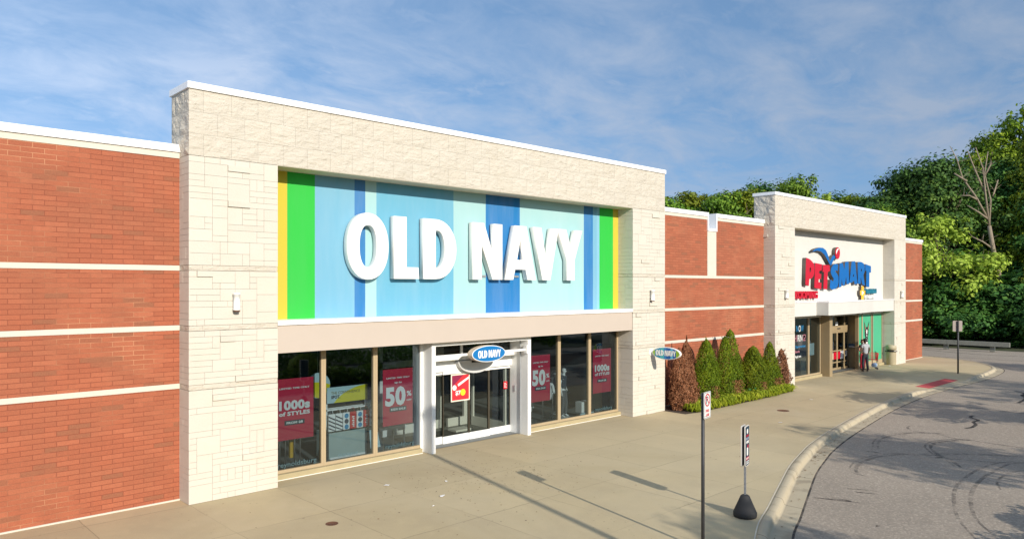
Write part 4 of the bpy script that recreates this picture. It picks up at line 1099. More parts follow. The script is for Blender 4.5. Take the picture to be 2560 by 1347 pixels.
def body_chains(arms, legs, head=(0,-.02,1.64), sc=1.0, garment=0.0):
    P = (0,0,.96)
    ch = [[(P,(.145,.10)),((0,.01,1.12),(.125,.095)),((0,.01,1.30),(.15,.105)),((0,.01,1.43),(.11,.08)),((0,0,1.50),.055),((0,-.005,1.545),.052),((head[0],head[1],head[2]-.03),.082),((head[0],head[1]+.01,head[2]+.055),.088),((head[0],head[1]+.01,head[2]+.10),.06)]]
    for s_, (el, wr, hd) in zip((-1, 1), arms):
        ch.append([((0,.01,1.43),(.11,.08)),((s_*.175,.01,1.415),.058),(el,.042),(wr,.028),(hd,.034)])
        d = (Vector(hd)-Vector(wr)).normalized(); side = d.cross(Vector((1,0,0))); side = side.normalized() if side.length > .2 else Vector((0,1,0))
        for k, ln in enumerate((.062,.075,.08,.074)):
            a = Vector(hd) + d*.035 + side*(-.027+.018*k); b = a + d*ln*.55; c_ = b + (d*.8 + Vector((-s_*.5,0,0))).normalized()*ln*.45
            ch.append([(hd,.034),(tuple(a),.010),(tuple(b),.009),(tuple(c_),.007)])
        a = Vector(hd) - side*.035; ch.append([(hd,.034),(tuple(a),.011),(tuple(a - side*.012 + d*.04),.009)])
    for s_, (kn, an, toe) in zip((-1, 1), legs):
        ch.append([(P,(.145,.10)),((s_*.09,0,.90),.088),(kn,.058),(an,.038),(toe,.03)])
    hx, hy, hz = head
    ch.append([((hx,hy,hz-.03),.082),((hx,hy-.088,hz-.01),.014),((hx,hy-.104,hz-.03),.010)])
    for s_ in (-1, 1): ch.append([((hx,hy+.01,hz+.055),.088),((hx+s_*.088,hy+.015,hz+.012),.014),((hx+s_*.098,hy+.025,hz+.0),.010)])
    return ch
def person(name, loc, rz, label, arms, legs, skin_c, hair_c, shirt_c, trouser_c, shoe_c, mask=False, sleeve=.55, female=False, hgt=1.0):
    r = empty('person', loc, label, 'person', rz=rz); r.scale = (hgt, hgt, hgt)
    sk = plain('skin_%s' % name, skin_c, .55, var=.06)
    link('body', skin('body', body_chains(arms, legs), 0, 1), sk, r)
    g = .018; ch = [[((0,0,.90),(.165,.125)),((0,.01,1.12),(.15,.115)),((0,.01,1.30),(.172,.125)),((0,.01,1.44),(.115,.09)),((0,.0,1.485),.066)]]
    for s_, (el, wr, hd) in zip((-1, 1), arms):
        e = Vector(el); s0 = Vector((s_*.175,.01,1.415)); m_ = s0 + (e-s0)*sleeve
        ch.append([((0,.01,1.44),(.115,.09)),(tuple(s0),.078),(tuple(m_),.068)])
    link('shirt', skin('shirt', ch, 0, 2), plain('cloth_shirt_%s' % name, shirt_c, .9, var=.15, scale=6), r)
    ch = [[((0,0,1.0),(.155,.12)),((0,0,.93),(.16,.12))]]
    for s_, (kn, an, toe) in zip((-1, 1), legs):
        a = Vector(an) + Vector((0,0,.0)); ch.append([((0,0,.93),(.16,.12)),((s_*.092,0,.85),.105),(kn,.076),(tuple(a),.060)])
    link('trousers', skin('trousers', ch, 0, 2), plain('cloth_trousers_%s' % name, trouser_c, .9, var=.15, scale=6), r)
    for s_, (kn, an, toe) in zip((-1, 1), legs):
        d = Vector(toe)-Vector(an); d.z = 0
        link('shoe', skin('shoe', [[((an[0],an[1]+.03,.05),(.045,.04)),((an[0]+d.x*.5,an[1]+d.y*.5,.045),(.048,.035)),((toe[0]+d.x*.15,toe[1]+d.y*.15,.035),(.04,.026))]], 0, 1), plain('shoe_%s' % name, shoe_c, .6), r)
    hx, hy, hz = (0,-.02,1.64)
    hp = [[((hx,hy+.03,hz+.105),.062),((hx,hy+.045,hz+.05),.086),((hx,hy+.06,hz-.03),.066)]]
    if female: hp[0] += [((hx,hy+.09,hz-.09),.045),((hx,hy+.10,hz-.17),.03)]
    link('hair', skin('hair', hp, 1, 2), plain('hair_%s' % name, hair_c, .8, var=.3, scale=20), r)
    for s_ in (-1, 1):
        m = MB(); m.lathe([(.004,-.008),(.011,0),(.004,.008)], 0, 0, 8); o = m.build('eye', M_INKD, r); o.location = (hx+s_*.032, hy-.082, hz+.012)
    m = MB(); m.tube([(hx-.022,hy-.083,hz-.058),(hx,hy-.088,hz-.060),(hx+.022,hy-.083,hz-.058)], .005, 6); m.build('mouth', plain('lips', (.25,.07,.06), .6), r)
    if mask: link('face_mask', skin('face_mask', [[((hx-.045,hy-.055,hz-.045),.03),((hx,hy-.078,hz-.045),.042),((hx+.045,hy-.055,hz-.045),.03)]], 1, 1), plain('mask_cloth', (.62,.70,.76), .9), r)
    return r
person('a', (42.42, -.12, .0), math.radians(146), "person seen from behind in light grey shirt and dark trousers by the pet store",
    arms=[((-.24,.03,1.16),(-.22,-.10,.97),(-.20,-.16,.93)), ((.25,.04,1.15),(.26,-.03,.91),(.26,-.06,.84))],
    legs=[((-.12,-.01,.50),(-.14,.02,.085),(-.15,-.10,.035)), ((.11,-.03,.50),(.13,.03,.085),(.15,-.09,.035))],
    skin_c=(.12,.065,.04), hair_c=(.012,.010,.009), shirt_c=(.36,.37,.39), trouser_c=(.022,.026,.034), shoe_c=(.03,.03,.03), hgt=1.03)
person('b', (43.15, .30, .0), math.radians(-28), "person facing out in black t-shirt, red trousers and pale face mask",
    arms=[((-.23,.02,1.17),(-.20,-.20,1.06),(-.17,-.27,1.04)), ((.23,.02,1.17),(.21,-.16,1.03),(.19,-.24,1.01))],
    legs=[((-.10,-.02,.50),(-.10,.02,.085),(-.10,-.10,.035)), ((.10,-.02,.50),(.11,.02,.085),(.11,-.10,.035))],
    skin_c=(.42,.24,.16), hair_c=(.04,.022,.012), shirt_c=(.02,.02,.022), trouser_c=(.42,.012,.03), shoe_c=(.03,.03,.03), mask=True, female=True, hgt=.96)
# shopping cart
ct = empty('shopping_cart', (43.95, .22, 0), "small shopping cart with red basket, blue bag on its lower rack, beside the two people", 'shopping cart', rz=math.radians(30))
t = NT('red_wire_mesh'); t.base((.5,.01,.02)); t.rough(.4)
m = MB()
for i in range(9):
    x = -.25 + .5*i/8; m.tube([(x-.0,-.38,.55),(x*1.1,-.42,.92)], .006, 5); m.tube([(x,.38,.55),(x*1.1,.42,.95)], .006, 5); m.tube([(x,-.38,.55),(x,.38,.55)], .006, 5)
for j in range(12):
    y = -.38 + .76*j/11
    for s_ in (-1, 1): m.tube([(s_*.25,y,.55),(s_*.28,y*1.1,.93)], .006, 5)
for z, k in ((.55,1.0),(.68,1.035),(.80,1.07),(.93,1.1)): 
    a, b = .25*k, .38*k; m.tube([(-a,-b,z),(a,-b,z),(a,b,z),(-a,b,z),(-a,-b,z)], .008, 5)
m.build('basket', t.m, ct)
m = MB()
for s_ in (-1, 1): m.tube([(s_*.27,.42,.95),(s_*.27,.46,.6),(s_*.25,.42,.14),(s_*.22,-.42,.14)], .014, 6)
m.tube([(-.25,.42,.16),(.25,.42,.16)], .01, 6); m.tube([(-.22,-.4,.15),(.22,-.4,.15)], .01, 6)
m.build('frame', M_CHROME, ct)
m = MB(); m.tube([(-.28,.50,1.0),(.28,.50,1.0)], .018, 8); m.build('handle', t.m, ct)
for sx, sy in ((-.22,-.36),(.22,-.36),(-.24,.38),(.24,.38)):
    m = MB(); m.tube([(sx-.015,sy,.06),(sx+.015,sy,.06)], .06, 14); m.build('wheel', M_BLACK, ct)
bg = empty('shopping_bag', (43.75, -.12, .16), "pale blue bag lying low on the cart rack", 'bag')
link('bag', skin('bag', [[((-.16,0,.10),(.10,.12)),((0,.02,.13),(.15,.14)),((.15,0,.11),(.10,.11))]], 1, 2), plain('pale_blue_cloth', (.32,.44,.60), .8, var=.2, scale=8), bg)
# litter bin
bn = empty('litter_bin', (47.3, .22, 0), "beige round litter bin with domed lid at the foot of the stone pier", 'litter bin')
M_BIN = plain('beige_bin', (.42,.36,.24), .6, var=.12)
m = MB(); m.lathe([(.25,0),(.26,.02),(.27,.80),(.28,.82)], 0, 0, 28); m.build('bin_body', M_BIN, bn)
m = MB(); m.lathe([(.285,.90),(.285,1.10),(.25,1.17),(.12,1.22),(.02,1.23)], 0, 0, 28); m.build('lid', M_BIN, bn)
m = MB(); m.lathe([(.22,.82),(.22,.899)], 0, 0, 20); m.build('opening', M_BLACK, bn)
m = MB(); m.lathe([(.33,.80),(.34,.83),(.30,.84),(.29,.81)], 0, 0, 28); m.build('ash_tray', M_BLACK, bn)
# leaflet box on the entrance return, cat portrait and window words
lb = empty('leaflet_box', (43.60, 1.0, 1.20), "dark blue leaflet box on the side wall of the pet store entrance", 'box')
m = MB(); m.box(-.10,0.045,-.24,.24,0,.22,bevel=.01); m.build('box_body', plain('dark_blue_box', (.02,.06,.13), .5), lb)
m = MB(); m.box(-.13,-.10,-.2,.2,.03,.08); m.build('front_lip', M_GALV, lb)
dg_ = empty('window_poster', (44.74, YP+.03, .36), "dog portrait with tall ears on the green window panel behind the two people", 'poster')
M_DOG = plain('dog_black', (.022,.020,.020), .7); M_EAR = plain('dog_tan', (.35,.24,.13), .7)
poly_sign('chest', [[(-.30,0),(-.27,.6),(-.22,1.0),(-.20,1.25),(.20,1.25),(.23,1.0),(.28,.6),(.30,0)]], .003, -.001, M_DOG, dg_)
poly_sign('white_chest', [[(-.10,.1),(-.14,.7),(-.12,1.12),(0,1.28),(.12,1.12),(.14,.7),(.10,.1)]], .003, -.005, M_INKW, dg_)
poly_sign('head', [ell(0,1.52,.26,.30,26)], .003, -.009, M_DOG, dg_)
for s_ in (-1, 1):
    poly_sign('ear', [[(s_*.10,1.72),(s_*.26,1.62),(s_*.37,2.12)]], .003, -.013, M_DOG, dg_)
    poly_sign('inner_ear', [[(s_*.17,1.73),(s_*.25,1.68),(s_*.34,2.02)]], .002, -.0165, M_EAR, dg_)
    poly_sign('eye', [ell(s_*.12,1.60,.045,.04,12)], .002, -.0135, M_EAR, dg_)
poly_sign('muzzle', [ell(0,1.50,.07,.20,20)], .002, -.0135, M_INKW, dg_); poly_sign('nose', [ell(0,1.42,.06,.045,14)], .002, -.0165, M_DOG, dg_)
dg_.scale = (1.0, 1.0, 1.10)
nh = empty('hiring_lettering', (35.6, YP+.04, 1.7), "NOW HIRING lettering in blue, pink and white on the left pet store window", 'window lettering')
M_HB = plain('hiring_blue', (.02,.20,.42), .6); M_HP = plain('hiring_pink', (.40,.16,.20), .6)
inv(text('lettering', 'N', 35.80, YP+.035, 2.44, .22, .32, M_HB, nh, .0, .002), nh); inv(text('lettering', 'O', 36.06, YP+.035, 2.44, .22, .32, M_INKW, nh, .0, .002), nh); inv(text('lettering', 'W', 36.30, YP+.035, 2.44, .30, .32, M_HB, nh, .0, .002), nh)
inv(text('lettering', 'HI', 35.62, YP+.035, 1.95, .28, .34, M_HP, nh, .0, .002), nh); inv(text('lettering', 'RIN', 35.95, YP+.035, 1.95, .50, .34, M_INKW, nh, .0, .002), nh); inv(text('lettering', 'G!', 36.50, YP+.035, 1.95, .34, .34, M_HP, nh, .0, .002), nh)
for k, (w_, mt) in enumerate(((1.15, M_HB), (.50, M_HP), (.66, M_INKW))):
    inv(text('lettering', ('Opportunities', 'Benefits', 'Apply here')[k], 35.66, YP+.035, 1.64-.25*k, w_, .12, mt, nh, .015, .002), nh)
def flat_notice(x, z, w, h, y, mat, label, name='notice'):
    o = MB(); o.box(-w/2, w/2, 0, .004, 0, h); q = o.build(name, mat, None, (x, y, z)); return tag(q, label, 'notice')
flat_notice(41.85, .62, .50, .40, EY+.03, M_PR, "red notice low on the middle pet store door panel, left one")
flat_notice(42.28, .62, .46, .40, EY+.03, M_PR, "red notice low on the middle pet store door panel, beside the white notice")
flat_notice(42.72, .60, .36, .46, EY+.03, M_INKW, "white notice on the right pet store door panel")
flat_notice(43.3, .72, .22, .30, EY+.03, M_INKW, "small white notice nearest the door handle of the pet store")
flat_notice(41.42, .62, .32, .36, EY+.03, plain('tan_card', (.5,.4,.28), .7), "tan and blue card on the left pet store door panel")
flat_notice(42.0, 2.52, .32, .20, EY+.03, M_INKW, "white card in the window above the pet store door")
flat_notice(37.7, 1.15, .62, .62, YP+.12, M_PALE, "pale square placard in the second pet store window")
gf = tag(link('ghost_bag', skin('bag', [[((0,0,.1),(.22,.15)),((0,0,.45),(.26,.15)),((0,0,.75),(.16,.12))]], 1, 1), plain('pinkish', (.30,.20,.18), .8), None, (37.6,1.4,1.25)), "pinkish sack shape standing above the placard in the second pet store window", 'sack'); gf.name = 'sack'
pl_ = MB(); pl_.box(-.3,.3,-.2,.2,0,1.24,bevel=.01); tag(pl_.build('plinth', M_DARKIN, None, (37.6,1.4,.012)), "dark plinth under the pinkish sack in the pet store window", 'plinth')

# mannequins and hanging shirts right of the entrance
def mannequin(loc, rz, label, col, shirt, trs):
    r = empty('mannequin', loc, label, 'mannequin', rz=rz)
    arms = [((-.25,.03,1.16),(-.24,-.02,.93),(-.24,-.03,.87)), ((.25,.05,1.16),(.15,-.04,1.0),(.10,-.08,.97))]
    legs = [((-.10,-.02,.50),(-.11,.02,.085),(-.11,-.10,.035)), ((.11,-.05,.50),(.13,-.02,.085),(.14,-.14,.035))]
    link('body', skin('body', body_chains(arms, legs), 0, 1), col, r)
    link('top', skin('top', [[((0,0,.92),(.16,.12)),((0,.01,1.12),(.145,.11)),((0,.01,1.30),(.165,.12)),((0,.01,1.44),(.11,.09))]] + [[((0,.01,1.44),(.11,.09)),((s_*.175,.01,1.41),.075),((s_*.21,.02,1.28),.065)] for s_ in (-1,1)], 0, 2), shirt, r)
    link('trousers', skin('trousers', [[((0,0,1.0),(.15,.11)),((0,0,.93),(.155,.115))]] + [[((0,0,.93),(.155,.115)),((s_*.09,0,.85),.1),(l[0],.075),(l[1],.062)] for s_, l in zip((-1,1), legs)], 0, 2), trs, r)
    m = MB(); m.lathe([(.24,0),(.24,.012)], 0, 0, 24); m.build('base', M_INKW, r)
    return r
mannequin((19.25, 1.35, .10), math.radians(20), "white mannequin nearer the mullion in the middle right window", M_INKW, M_INKD, plain('grey_jean', (.10,.11,.12), .9))
mannequin((19.62, 1.95, .10), math.radians(-25), "white mannequin standing behind the other one in the middle right window", M_INKW, plain('grey_top', (.2,.22,.23), .9), M_INKD)
pb = MB(); pb.box(-.55,.65,-.35,.35,0,.088); tag(pb.build('platform', M_DARKIN, None, (19.4,1.6,.012)), "low dark platform under the two mannequins", 'platform')
cb = empty('display_box', (19.95, 1.05, .10), "white display box with small sign at the feet of the mannequins", 'display box')
m = MB(); m.box(-.24,.24,-.15,.15,.14,.52,bevel=.008); m.build('box_body', M_INKW, cb); m = MB(); m.box(-.36,.36,-.20,-.17,-.06,.14); m.build('name_strip', M_PALE, cb)
rk = floor_rack(18.55, 1.5, "chrome rack of hanging pale shirts beside the right kids sale poster", 2)
def hung_shirt(x, y, z, mat, label, s=1.0):
    r = empty('hanging_shirt', (x, y, z), label, 'shirt', 'pale shirts hanging on the rack')
    link('shirt', skin('shirt', [[((0,0,0),(.20*s,.06)),((0,0,.35*s),(.20*s,.07)),((0,0,.60*s),(.10*s,.05))]] + [[((0,0,.60*s),(.10*s,.05)),((q*.22*s,0,.52*s),.06*s),((q*.30*s,0,.22*s),.055*s)] for q in (-1,1)], 0, 2), mat, r)
    m = MB(); m.tube([(0,0,.62*s),(0,0,.80*s)], .006, 6); m.build('hook', M_CHROME, r)
hung_shirt(18.45, 1.35, .78, M_INKW, "white shirt on the rack, nearest the glass right of the 50 poster")
hung_shirt(18.75, 1.6, .70, plain('pale_grey_cloth', (.45,.47,.47), .9), "pale grey shirt on the rack behind the white shirt", .95)
hung_shirt(17.7, 1.5, .42, M_INKW, "small white shirt hanging low beneath the right kids sale poster", .6)
tm = MB(); tm.box(-.6,.6,-.25,.25,.70,.76); [tm.box(a-.02,a+.02,b-.02,b+.02,0,.70) for a in (-.56,.56) for b in (-.2,.2)]
tag(tm.build('clothes_table', plain('dark_wood', (.07,.045,.03), .6), None, (10.0,4.5,.012)), "dark clothes table standing deep inside the shop left of the entrance", 'table')
tm = MB(); tm.box(-.8,.8,-.35,.35,.70,.76); [tm.box(a-.02,a+.02,b-.02,b+.02,0,.70) for a in (-.76,.76) for b in (-.3,.3)]
tag(tm.build('clothes_table', MC['dark_wood'], None, (13.8,5.2,.012)), "dark clothes table seen through the sliding doors behind the lobby", 'table')

# ------------------------------------------------------------------ signs on posts
def rotated(loc, deg): return math.radians(deg)
np_ = empty('parking_sign', (11.55, -9.09, 0.006), "no parking sign: narrow white plate on a tall dark weathered post", 'sign post', rz=math.radians(8.7))
m = MB(); m.tube([(0,0,-.1),(0,0,2.80)], .033, 8); m.build('post', M_DARKM, np_)
poly_sign('plate', [rrect(-.06,.25,2.335,2.815,.03)], .006, -.036, M_GALV, np_)
pf_ = poly_sign('plate_face', [rrect(-.055,.245,2.34,2.81,.028)], .002, -.0422, plain('reflective_white', (.72,.71,.68), .5, var=.06, scale=8), np_)
poly_sign('black_border', [rrect(-.045,.235,2.35,2.80,.022), rrect(-.038,.228,2.357,2.793,.018)], .001, -.0444, M_INKD, np_)
cxp = .095
poly_sign('letter', glyph('O', 0,0,0,0) if False else [[(cxp-.055,2.60),(cxp-.055,2.73),(cxp+.02,2.73),(cxp+.045,2.70),(cxp+.02,2.665),(cxp-.025,2.665),(cxp-.025,2.60)], [(cxp-.025,2.685),(cxp+.01,2.685),(cxp+.02,2.70),(cxp+.01,2.712),(cxp-.025,2.712)]], .001, -.0444, M_INKD, np_)
poly_sign('red_ring', [ell(cxp,2.665,.115,.115,40), ell(cxp,2.665,.092,.092,36)], .001, -.0456, M_PR, np_)
poly_sign('red_slash', [[(cxp-.085,2.735),(cxp-.07,2.75),(cxp+.085,2.595),(cxp+.07,2.58)]], .001, -.0468, M_PR, np_)
text('lettering', 'FIRE', cxp, -.0444, 2.45, .15, .05, M_PR, np_, .03, .001, 'C'); text('lettering', 'LANE', cxp, -.0444, 2.375, .15, .05, M_PR, np_, .03, .001, 'C')
m = MB(); m.tube([(0,-.05,2.40),(0,.04,2.40)], .008, 8); m.tube([(0,-.05,2.76),(0,.04,2.76)], .008, 8); m.build('bolt', M_CHROME, np_)
cn = empty('pickup_sign', (13.85, -8.64, .006), "dark blue curbside sign plates on a galvanised post in a black cone base", 'sign post', rz=math.radians(14.2))
m = MB(); m.lathe([(.225,0),(.235,.03),(.235,.09),(.225,.11),(.09,.42),(.065,.44),(.045,.445)], 0, 0, 32); m.build('cone_base', M_BLACK, cn)
t = NT('perforated_steel'); sp_ = t.n('ShaderNodeSeparateXYZ', {0: t.pos()}); fr_ = t.math('FRACT', t.math('MULTIPLY', sp_.outputs[2], 39.0))
hole = t.math('LESS_THAN', t.math('ABSOLUTE', t.math('SUBTRACT', fr_, .5)), .22); t.base(t.mix(hole, (.42,.44,.46), (.10,.11,.12))); t.rough(.45); t.b.inputs['Metallic'].default_value = .5
m = MB(); m.box(-.022,.022,-.018,.018,.43,1.84); m.build('post', t.m, cn)
M_NAVS = plain('sign_navy', (.018,.045,.075), .45, var=.08); M_RIM = plain('sign_white_rim', (.62,.58,.52), .5)
for yy, fs_ in ((-.024, -1), (.048, 1)):
    pl0 = poly_sign('sign_plate', [rrect(-.15,.15,1.04,1.86,.035)], .022, yy, M_RIM, cn)
    for f_ in (-1, 1):
        q = poly_sign('plate_face', [rrect(-.135,.135,1.055,1.845,.03)], .002, (yy-.022) if f_ < 0 else (yy+.002), M_NAVS, pl0)
fy = -.0485
poly_sign('round_emblem', [ell(0,1.745,.052,.052,24)], .001, fy, M_LET, cn)
text('lettering', 'CURBSIDE', 0, fy, 1.640, .20, .035, M_PR, cn, .04, .001, 'C'); text('lettering', 'PICK UP', 0, fy, 1.575, .21, .045, plain('pale_sign_blue', (.35,.42,.55), .6), cn, .04, .001, 'C'); text('lettering', 'HERE', 0, fy, 1.505, .20, .05, M_LET, cn, .05, .001, 'C')
poly_sign('bag_emblem', [rrect(-.05,.05,1.25,1.42,.03)], .001, fy, M_LET, cn); poly_sign('red_emblem', [[(-.02,1.42),(.07,1.40),(.08,1.46),(.02,1.475)]], .001, fy-.0012, M_PR, cn)
poly_sign('red_strip', [rrect(-.11,.11,1.165,1.225,.005)], .001, fy, M_PR, cn); text('lettering', 'PARK & WAIT', 0, fy-.0012, 1.18, .19, .03, M_LET, cn, .03, .001, 'C')
text('lettering', 'CALL STORE', 0, fy, 1.12, .2, .028, M_LET, cn, .03, .001, 'C'); text('lettering', 'ON ARRIVAL', 0, fy, 1.08, .2, .028, M_LET, cn, .03, .001, 'C')
sb = empty('parking_sign', (45.15, -3.95, 0.0), "distant sign seen from its blank grey back near the far kerb corner", 'sign post', rz=math.radians(133))
m = MB(); m.tube([(0,0,-.1),(0,0,2.85)], .045, 8); m.build('post', M_DARKM, sb)
poly_sign('plate', [rrect(-.25,.25,2.28,2.86,.05)], .008, -.05, plain('sign_back_grey', (.30,.25,.22), .6, var=.1), sb)
m = MB(); m.box(-.02,.02,.046,.06,2.25,2.88); m.build('rib', M_DARKM, sb)
# lamp post and light head just outside the frame: it throws the long thin shadow
lp = empty('street_lamp', (8.62, -17.45, -.13), "tall parking lot lamp post whose shadow crosses the sidewalk", 'street lamp')
m = MB(); m.lathe([(.28,0),(.28,.75),(.24,.80)], 0, 0, 24); m.build('concrete_base', M_KERB, lp)
m = MB(); m.tube([(0,0,.8),(0,0,9.4)], [.10,.07], 12); m.build('pole', M_DARKM, lp)
m = MB(); m.box(-.2,.2,-.8,-.1,9.25,9.42,bevel=.03); m.build('lamp_head', M_DARKM, lp)

# manhole covers, papers, debris
for x, y, s_, lbl in ((7.47,-3.22,.125,"rusty round iron cover in the near sidewalk by the stone pier"), (26.74,-3.09,.22,"brown round iron cover in the sidewalk beyond the sign posts")):
    r = empty('manhole_cover', (x, y, 0.0), lbl, 'manhole cover')
    m = MB(); m.lathe([(s_,0.001),(s_,.007),(s_*.93,.008),(s_*.92,.005),(s_*.02,.0055)], 0, 0, 32); m.build('lid', M_RUST, r)
    m = MB()
    for k in range(6):
        a = k*math.pi/3; m.box(math.cos(a)*s_*.55-.008, math.cos(a)*s_*.55+.008, math.sin(a)*s_*.55-.02, math.sin(a)*s_*.55+.02, .005, .0085)
    m.build('raised_pattern', M_RUST, r)
r_ = random.Random(3)
def scrap(x, y, s_, label, col=(.75,.74,.72), nm='paper_scrap'):
    m = MB(); n = 7; a0 = r_.random()*6
    vs = [(0,0,.012)] + [(math.cos(a0+2*math.pi*k/n)*s_*r_.uniform(.5,1.1), math.sin(a0+2*math.pi*k/n)*s_*r_.uniform(.3,.8), r_.uniform(.004,.03)) for k in range(n)]
    m.faces(vs, [(0,k+1,(k+1) % n+1) for k in range(n)])
    o = m.build(nm, plain('litter_%.2f' % col[0], col, .8), None, (x, y, walk_z(x,y) if y > -4.6 or x < 20 else -.125)); tag(o, label, 'litter')
scrap(9.84,-1.6,.10,"white paper scrap nearest the left shop windows on the sidewalk")
scrap(10.23,-3.22,.085,"white paper scrap left of the long pole shadow")
scrap(9.62,-3.7,.05,"tiny white paper scrap left of the sign shadow, below the larger scrap")
scrap(11.1,-2.3,.06,"small pale scrap lying at the edge of the long pole shadow", (.6,.58,.55))
scrap(24.3,-4.2,.10,"white paper scrap by the tree shadow tips on the far sidewalk")
scrap(39.0,-3.6,.16,"white paper scrap in shade beside the red ramp paving")
scrap(30.2,-2.6,.12,"pale scrap on the sidewalk in front of the far stone pier", (.66,.63,.56))
scrap(41.8,-1.2,.13,"pale scrap on the sidewalk in front of the pet store entrance", (.55,.52,.5))
scrap(46.4,.0,.12,"white scrap on the ground left of the litter bin")
# fallen leaves and specks, uncountable
N = 900
V = np.zeros((N*4,3)); 
for k in range(N):
    if k < 330: x, y = r_.gauss(12.0,1.6), r_.gauss(-2.6,1.0)
    elif k < 520: x, y = r_.uniform(6,30), r_.uniform(-6,0)
    elif k < 640: x, y = r_.gauss(38,3.2), r_.gauss(-1.2,.8)
    else:
        p = KL[min(len(KL)-1, max(0, int(r_.gauss(75, 16))))]; x, y = p.x + r_.uniform(-.5,.5), p.y - .33 - abs(r_.gauss(0,.09))
    z = (walk_z(x,y) if k < 640 else -.120) + .006
    if k < 640 and (y > -.05): y = -.2 - r_.random()
    s_ = r_.uniform(.008,.028) if k < 640 else r_.uniform(.015,.04); a = r_.random()*6.28
    for q in range(4): V[k*4+q] = (x + math.cos(a+q*1.57)*s_*(1 if q % 2 else .55), y + math.sin(a+q*1.57)*s_*(1 if q % 2 else .55), z + r_.uniform(0,.008))
def quads(name, V, mat, parent=None):
    me = bpy.data.meshes.new(name); n = len(V)//4
    me.vertices.add(len(V)); me.vertices.foreach_set('co', V.ravel().astype(np.float32))
    me.loops.add(len(V)); me.loops.foreach_set('vertex_index', np.arange(len(V), dtype=np.int32))
    me.polygons.add(n); me.polygons.foreach_set('loop_start', np.arange(0, len(V), 4, dtype=np.int32)); me.polygons.foreach_set('loop_total', np.full(n, 4, dtype=np.int32))
    me.update(calc_edges=True)
    return me
t = NT('dead_leaf'); t.base(t.ramp(t.n('ShaderNodeNewGeometry').outputs['Random Per Island'], [(0,(.03,.02,.012)),(.5,(.10,.05,.02)),(1,(.24,.13,.05))])); t.rough(.9)
tag(link('leaf_litter', quads('leaf_litter', V, t.m), t.m), "scattered dead leaves and specks on sidewalk and gutter", 'leaf litter', kind='stuff')

# ------------------------------------------------------------------ plants
rng = np.random.default_rng(5)
def leaf_quads(C, Nrm, size, asp=0.6, jit=0.9):
    """one diamond per centre, roughly facing Nrm"""
    n = len(C)
    v = Nrm + rng.normal(0, jit, (n,3)); v /= np.linalg.norm(v, axis=1, keepdims=True) + 1e-9
    a = np.cross(v, rng.normal(0,1,(n,3))); a /= np.linalg.norm(a, axis=1, keepdims=True) + 1e-9
    b = np.cross(v, a); s_ = (size*rng.uniform(.6,1.25,n))[:,None]
    bend = v*s_*.18
    Q = np.stack([C - a*s_, C - b*s_*asp + bend, C + a*s_, C + b*s_*asp + bend], 1)
    return Q.reshape(-1,3)
def cone_shrub(name, loc, lobes, h, mat, label, dead=0.0, mat2=None, n=32000, ls=.026):
    r = empty('evergreen_shrub', loc, label, 'shrub', 'narrow shrubs along the brick wall')
    Cs, Ns = [], []
    for (lx, ly, lh, lw) in lobes:
        k = int(n*lw*lh/sum(a[2]*a[3] for a in lobes))
        t_ = rng.random(k)**1.15; ang = rng.random(k)*2*np.pi
        prof = np.interp(t_, [0,.12,.35,.6,.85,.95,1.0], [.72,.95,1.0,.84,.48,.26,.03])
        lump = 1 + .09*np.sin(ang*3+t_*9+lx*7) + .07*np.sin(ang*7-t_*21) + .05*np.sin(ang*13+t_*40)
        rad = lw*prof*lump*np.sqrt(rng.uniform(.45,1.0,k)) 
        gap = (np.sin(ang*9+t_*30)+np.sin(ang*5-t_*47+2)) > 1.35
        rad = np.where(gap, rad*.82, rad)
        Cs.append(np.stack([lx+rad*np.cos(ang), ly+rad*np.sin(ang)*.85, lh*t_ + .03], 1)); Ns.append(np.stack([np.cos(ang), np.sin(ang), np.full(k,.35)], 1))
        for _ in range(int(10)):     # little sprigs breaking the outline
            a_, tt = rng.random()*6.28, rng.random(); pr = lw*np.interp(tt,[0,.12,.35,.6,.85,.95,1.0],[.72,.95,1.0,.84,.48,.26,.03])
            b0 = np.array([lx+pr*np.cos(a_), ly+pr*np.sin(a_)*.85, lh*tt]); d = np.array([np.cos(a_)*.5,np.sin(a_)*.5,.8])
            q = b0 + d*rng.uniform(0,.14,(22,1)) + rng.normal(0,.015,(22,3)); Cs.append(q); Ns.append(np.tile(d,(22,1)))
    C_ = np.concatenate(Cs); N_ = np.concatenate(Ns)
    me = quads('foliage', leaf_quads(C_, N_, ls, .5, .8), mat); o = link('foliage', me, [mat] + ([mat2] if mat2 else []), r)
    if mat2:
        mi = ((C_[:,2] < h*.30) & (np.sin(C_[:,0]*5+1)+rng.normal(0,.5,len(C_)) > .45)).astype(np.int32)
        me.polygons.foreach_set('material_index', mi)
    for (lx, ly, lh, lw) in lobes:
        m = MB(); m.tube([(lx*.5,ly*.5,0),(lx*.8,ly,lh*.3),(lx,ly,lh*.9)], [.05,.035,.006], 7); m.build('trunk', M_BARK, r)
    return r
M_BARK = plain('bark', (.10,.075,.05), .9, var=.35, scale=5, bump=.6)
M_BARKL = plain('pale_dead_wood', (.25,.20,.14), .9, var=.25, scale=4)
M_EVG = leaf_mat('evergreen', (.020,.055,.003), (.145,.225,.006), (.38,.42,.018), .15, 1.6)
M_DEADF = leaf_mat('dead_conifer', (.06,.024,.012), (.36,.165,.065), (.66,.38,.20), .12, 2.2)
M_RUSSET = leaf_mat('russet_conifer', (.09,.035,.022), (.26,.10,.06), (.42,.20,.12), .15, 2.2)
ZB = .0
cone_shrub('a', (24.25,-.30,ZB), [(-.27,0,2.35,.42),(.27,.05,2.58,.45),(.31,.05,2.80,.09),(-.02,-.12,1.6,.58)], 2.6, M_DEADF, "dead brown twin-topped conifer shrub, first beside the stone pier")
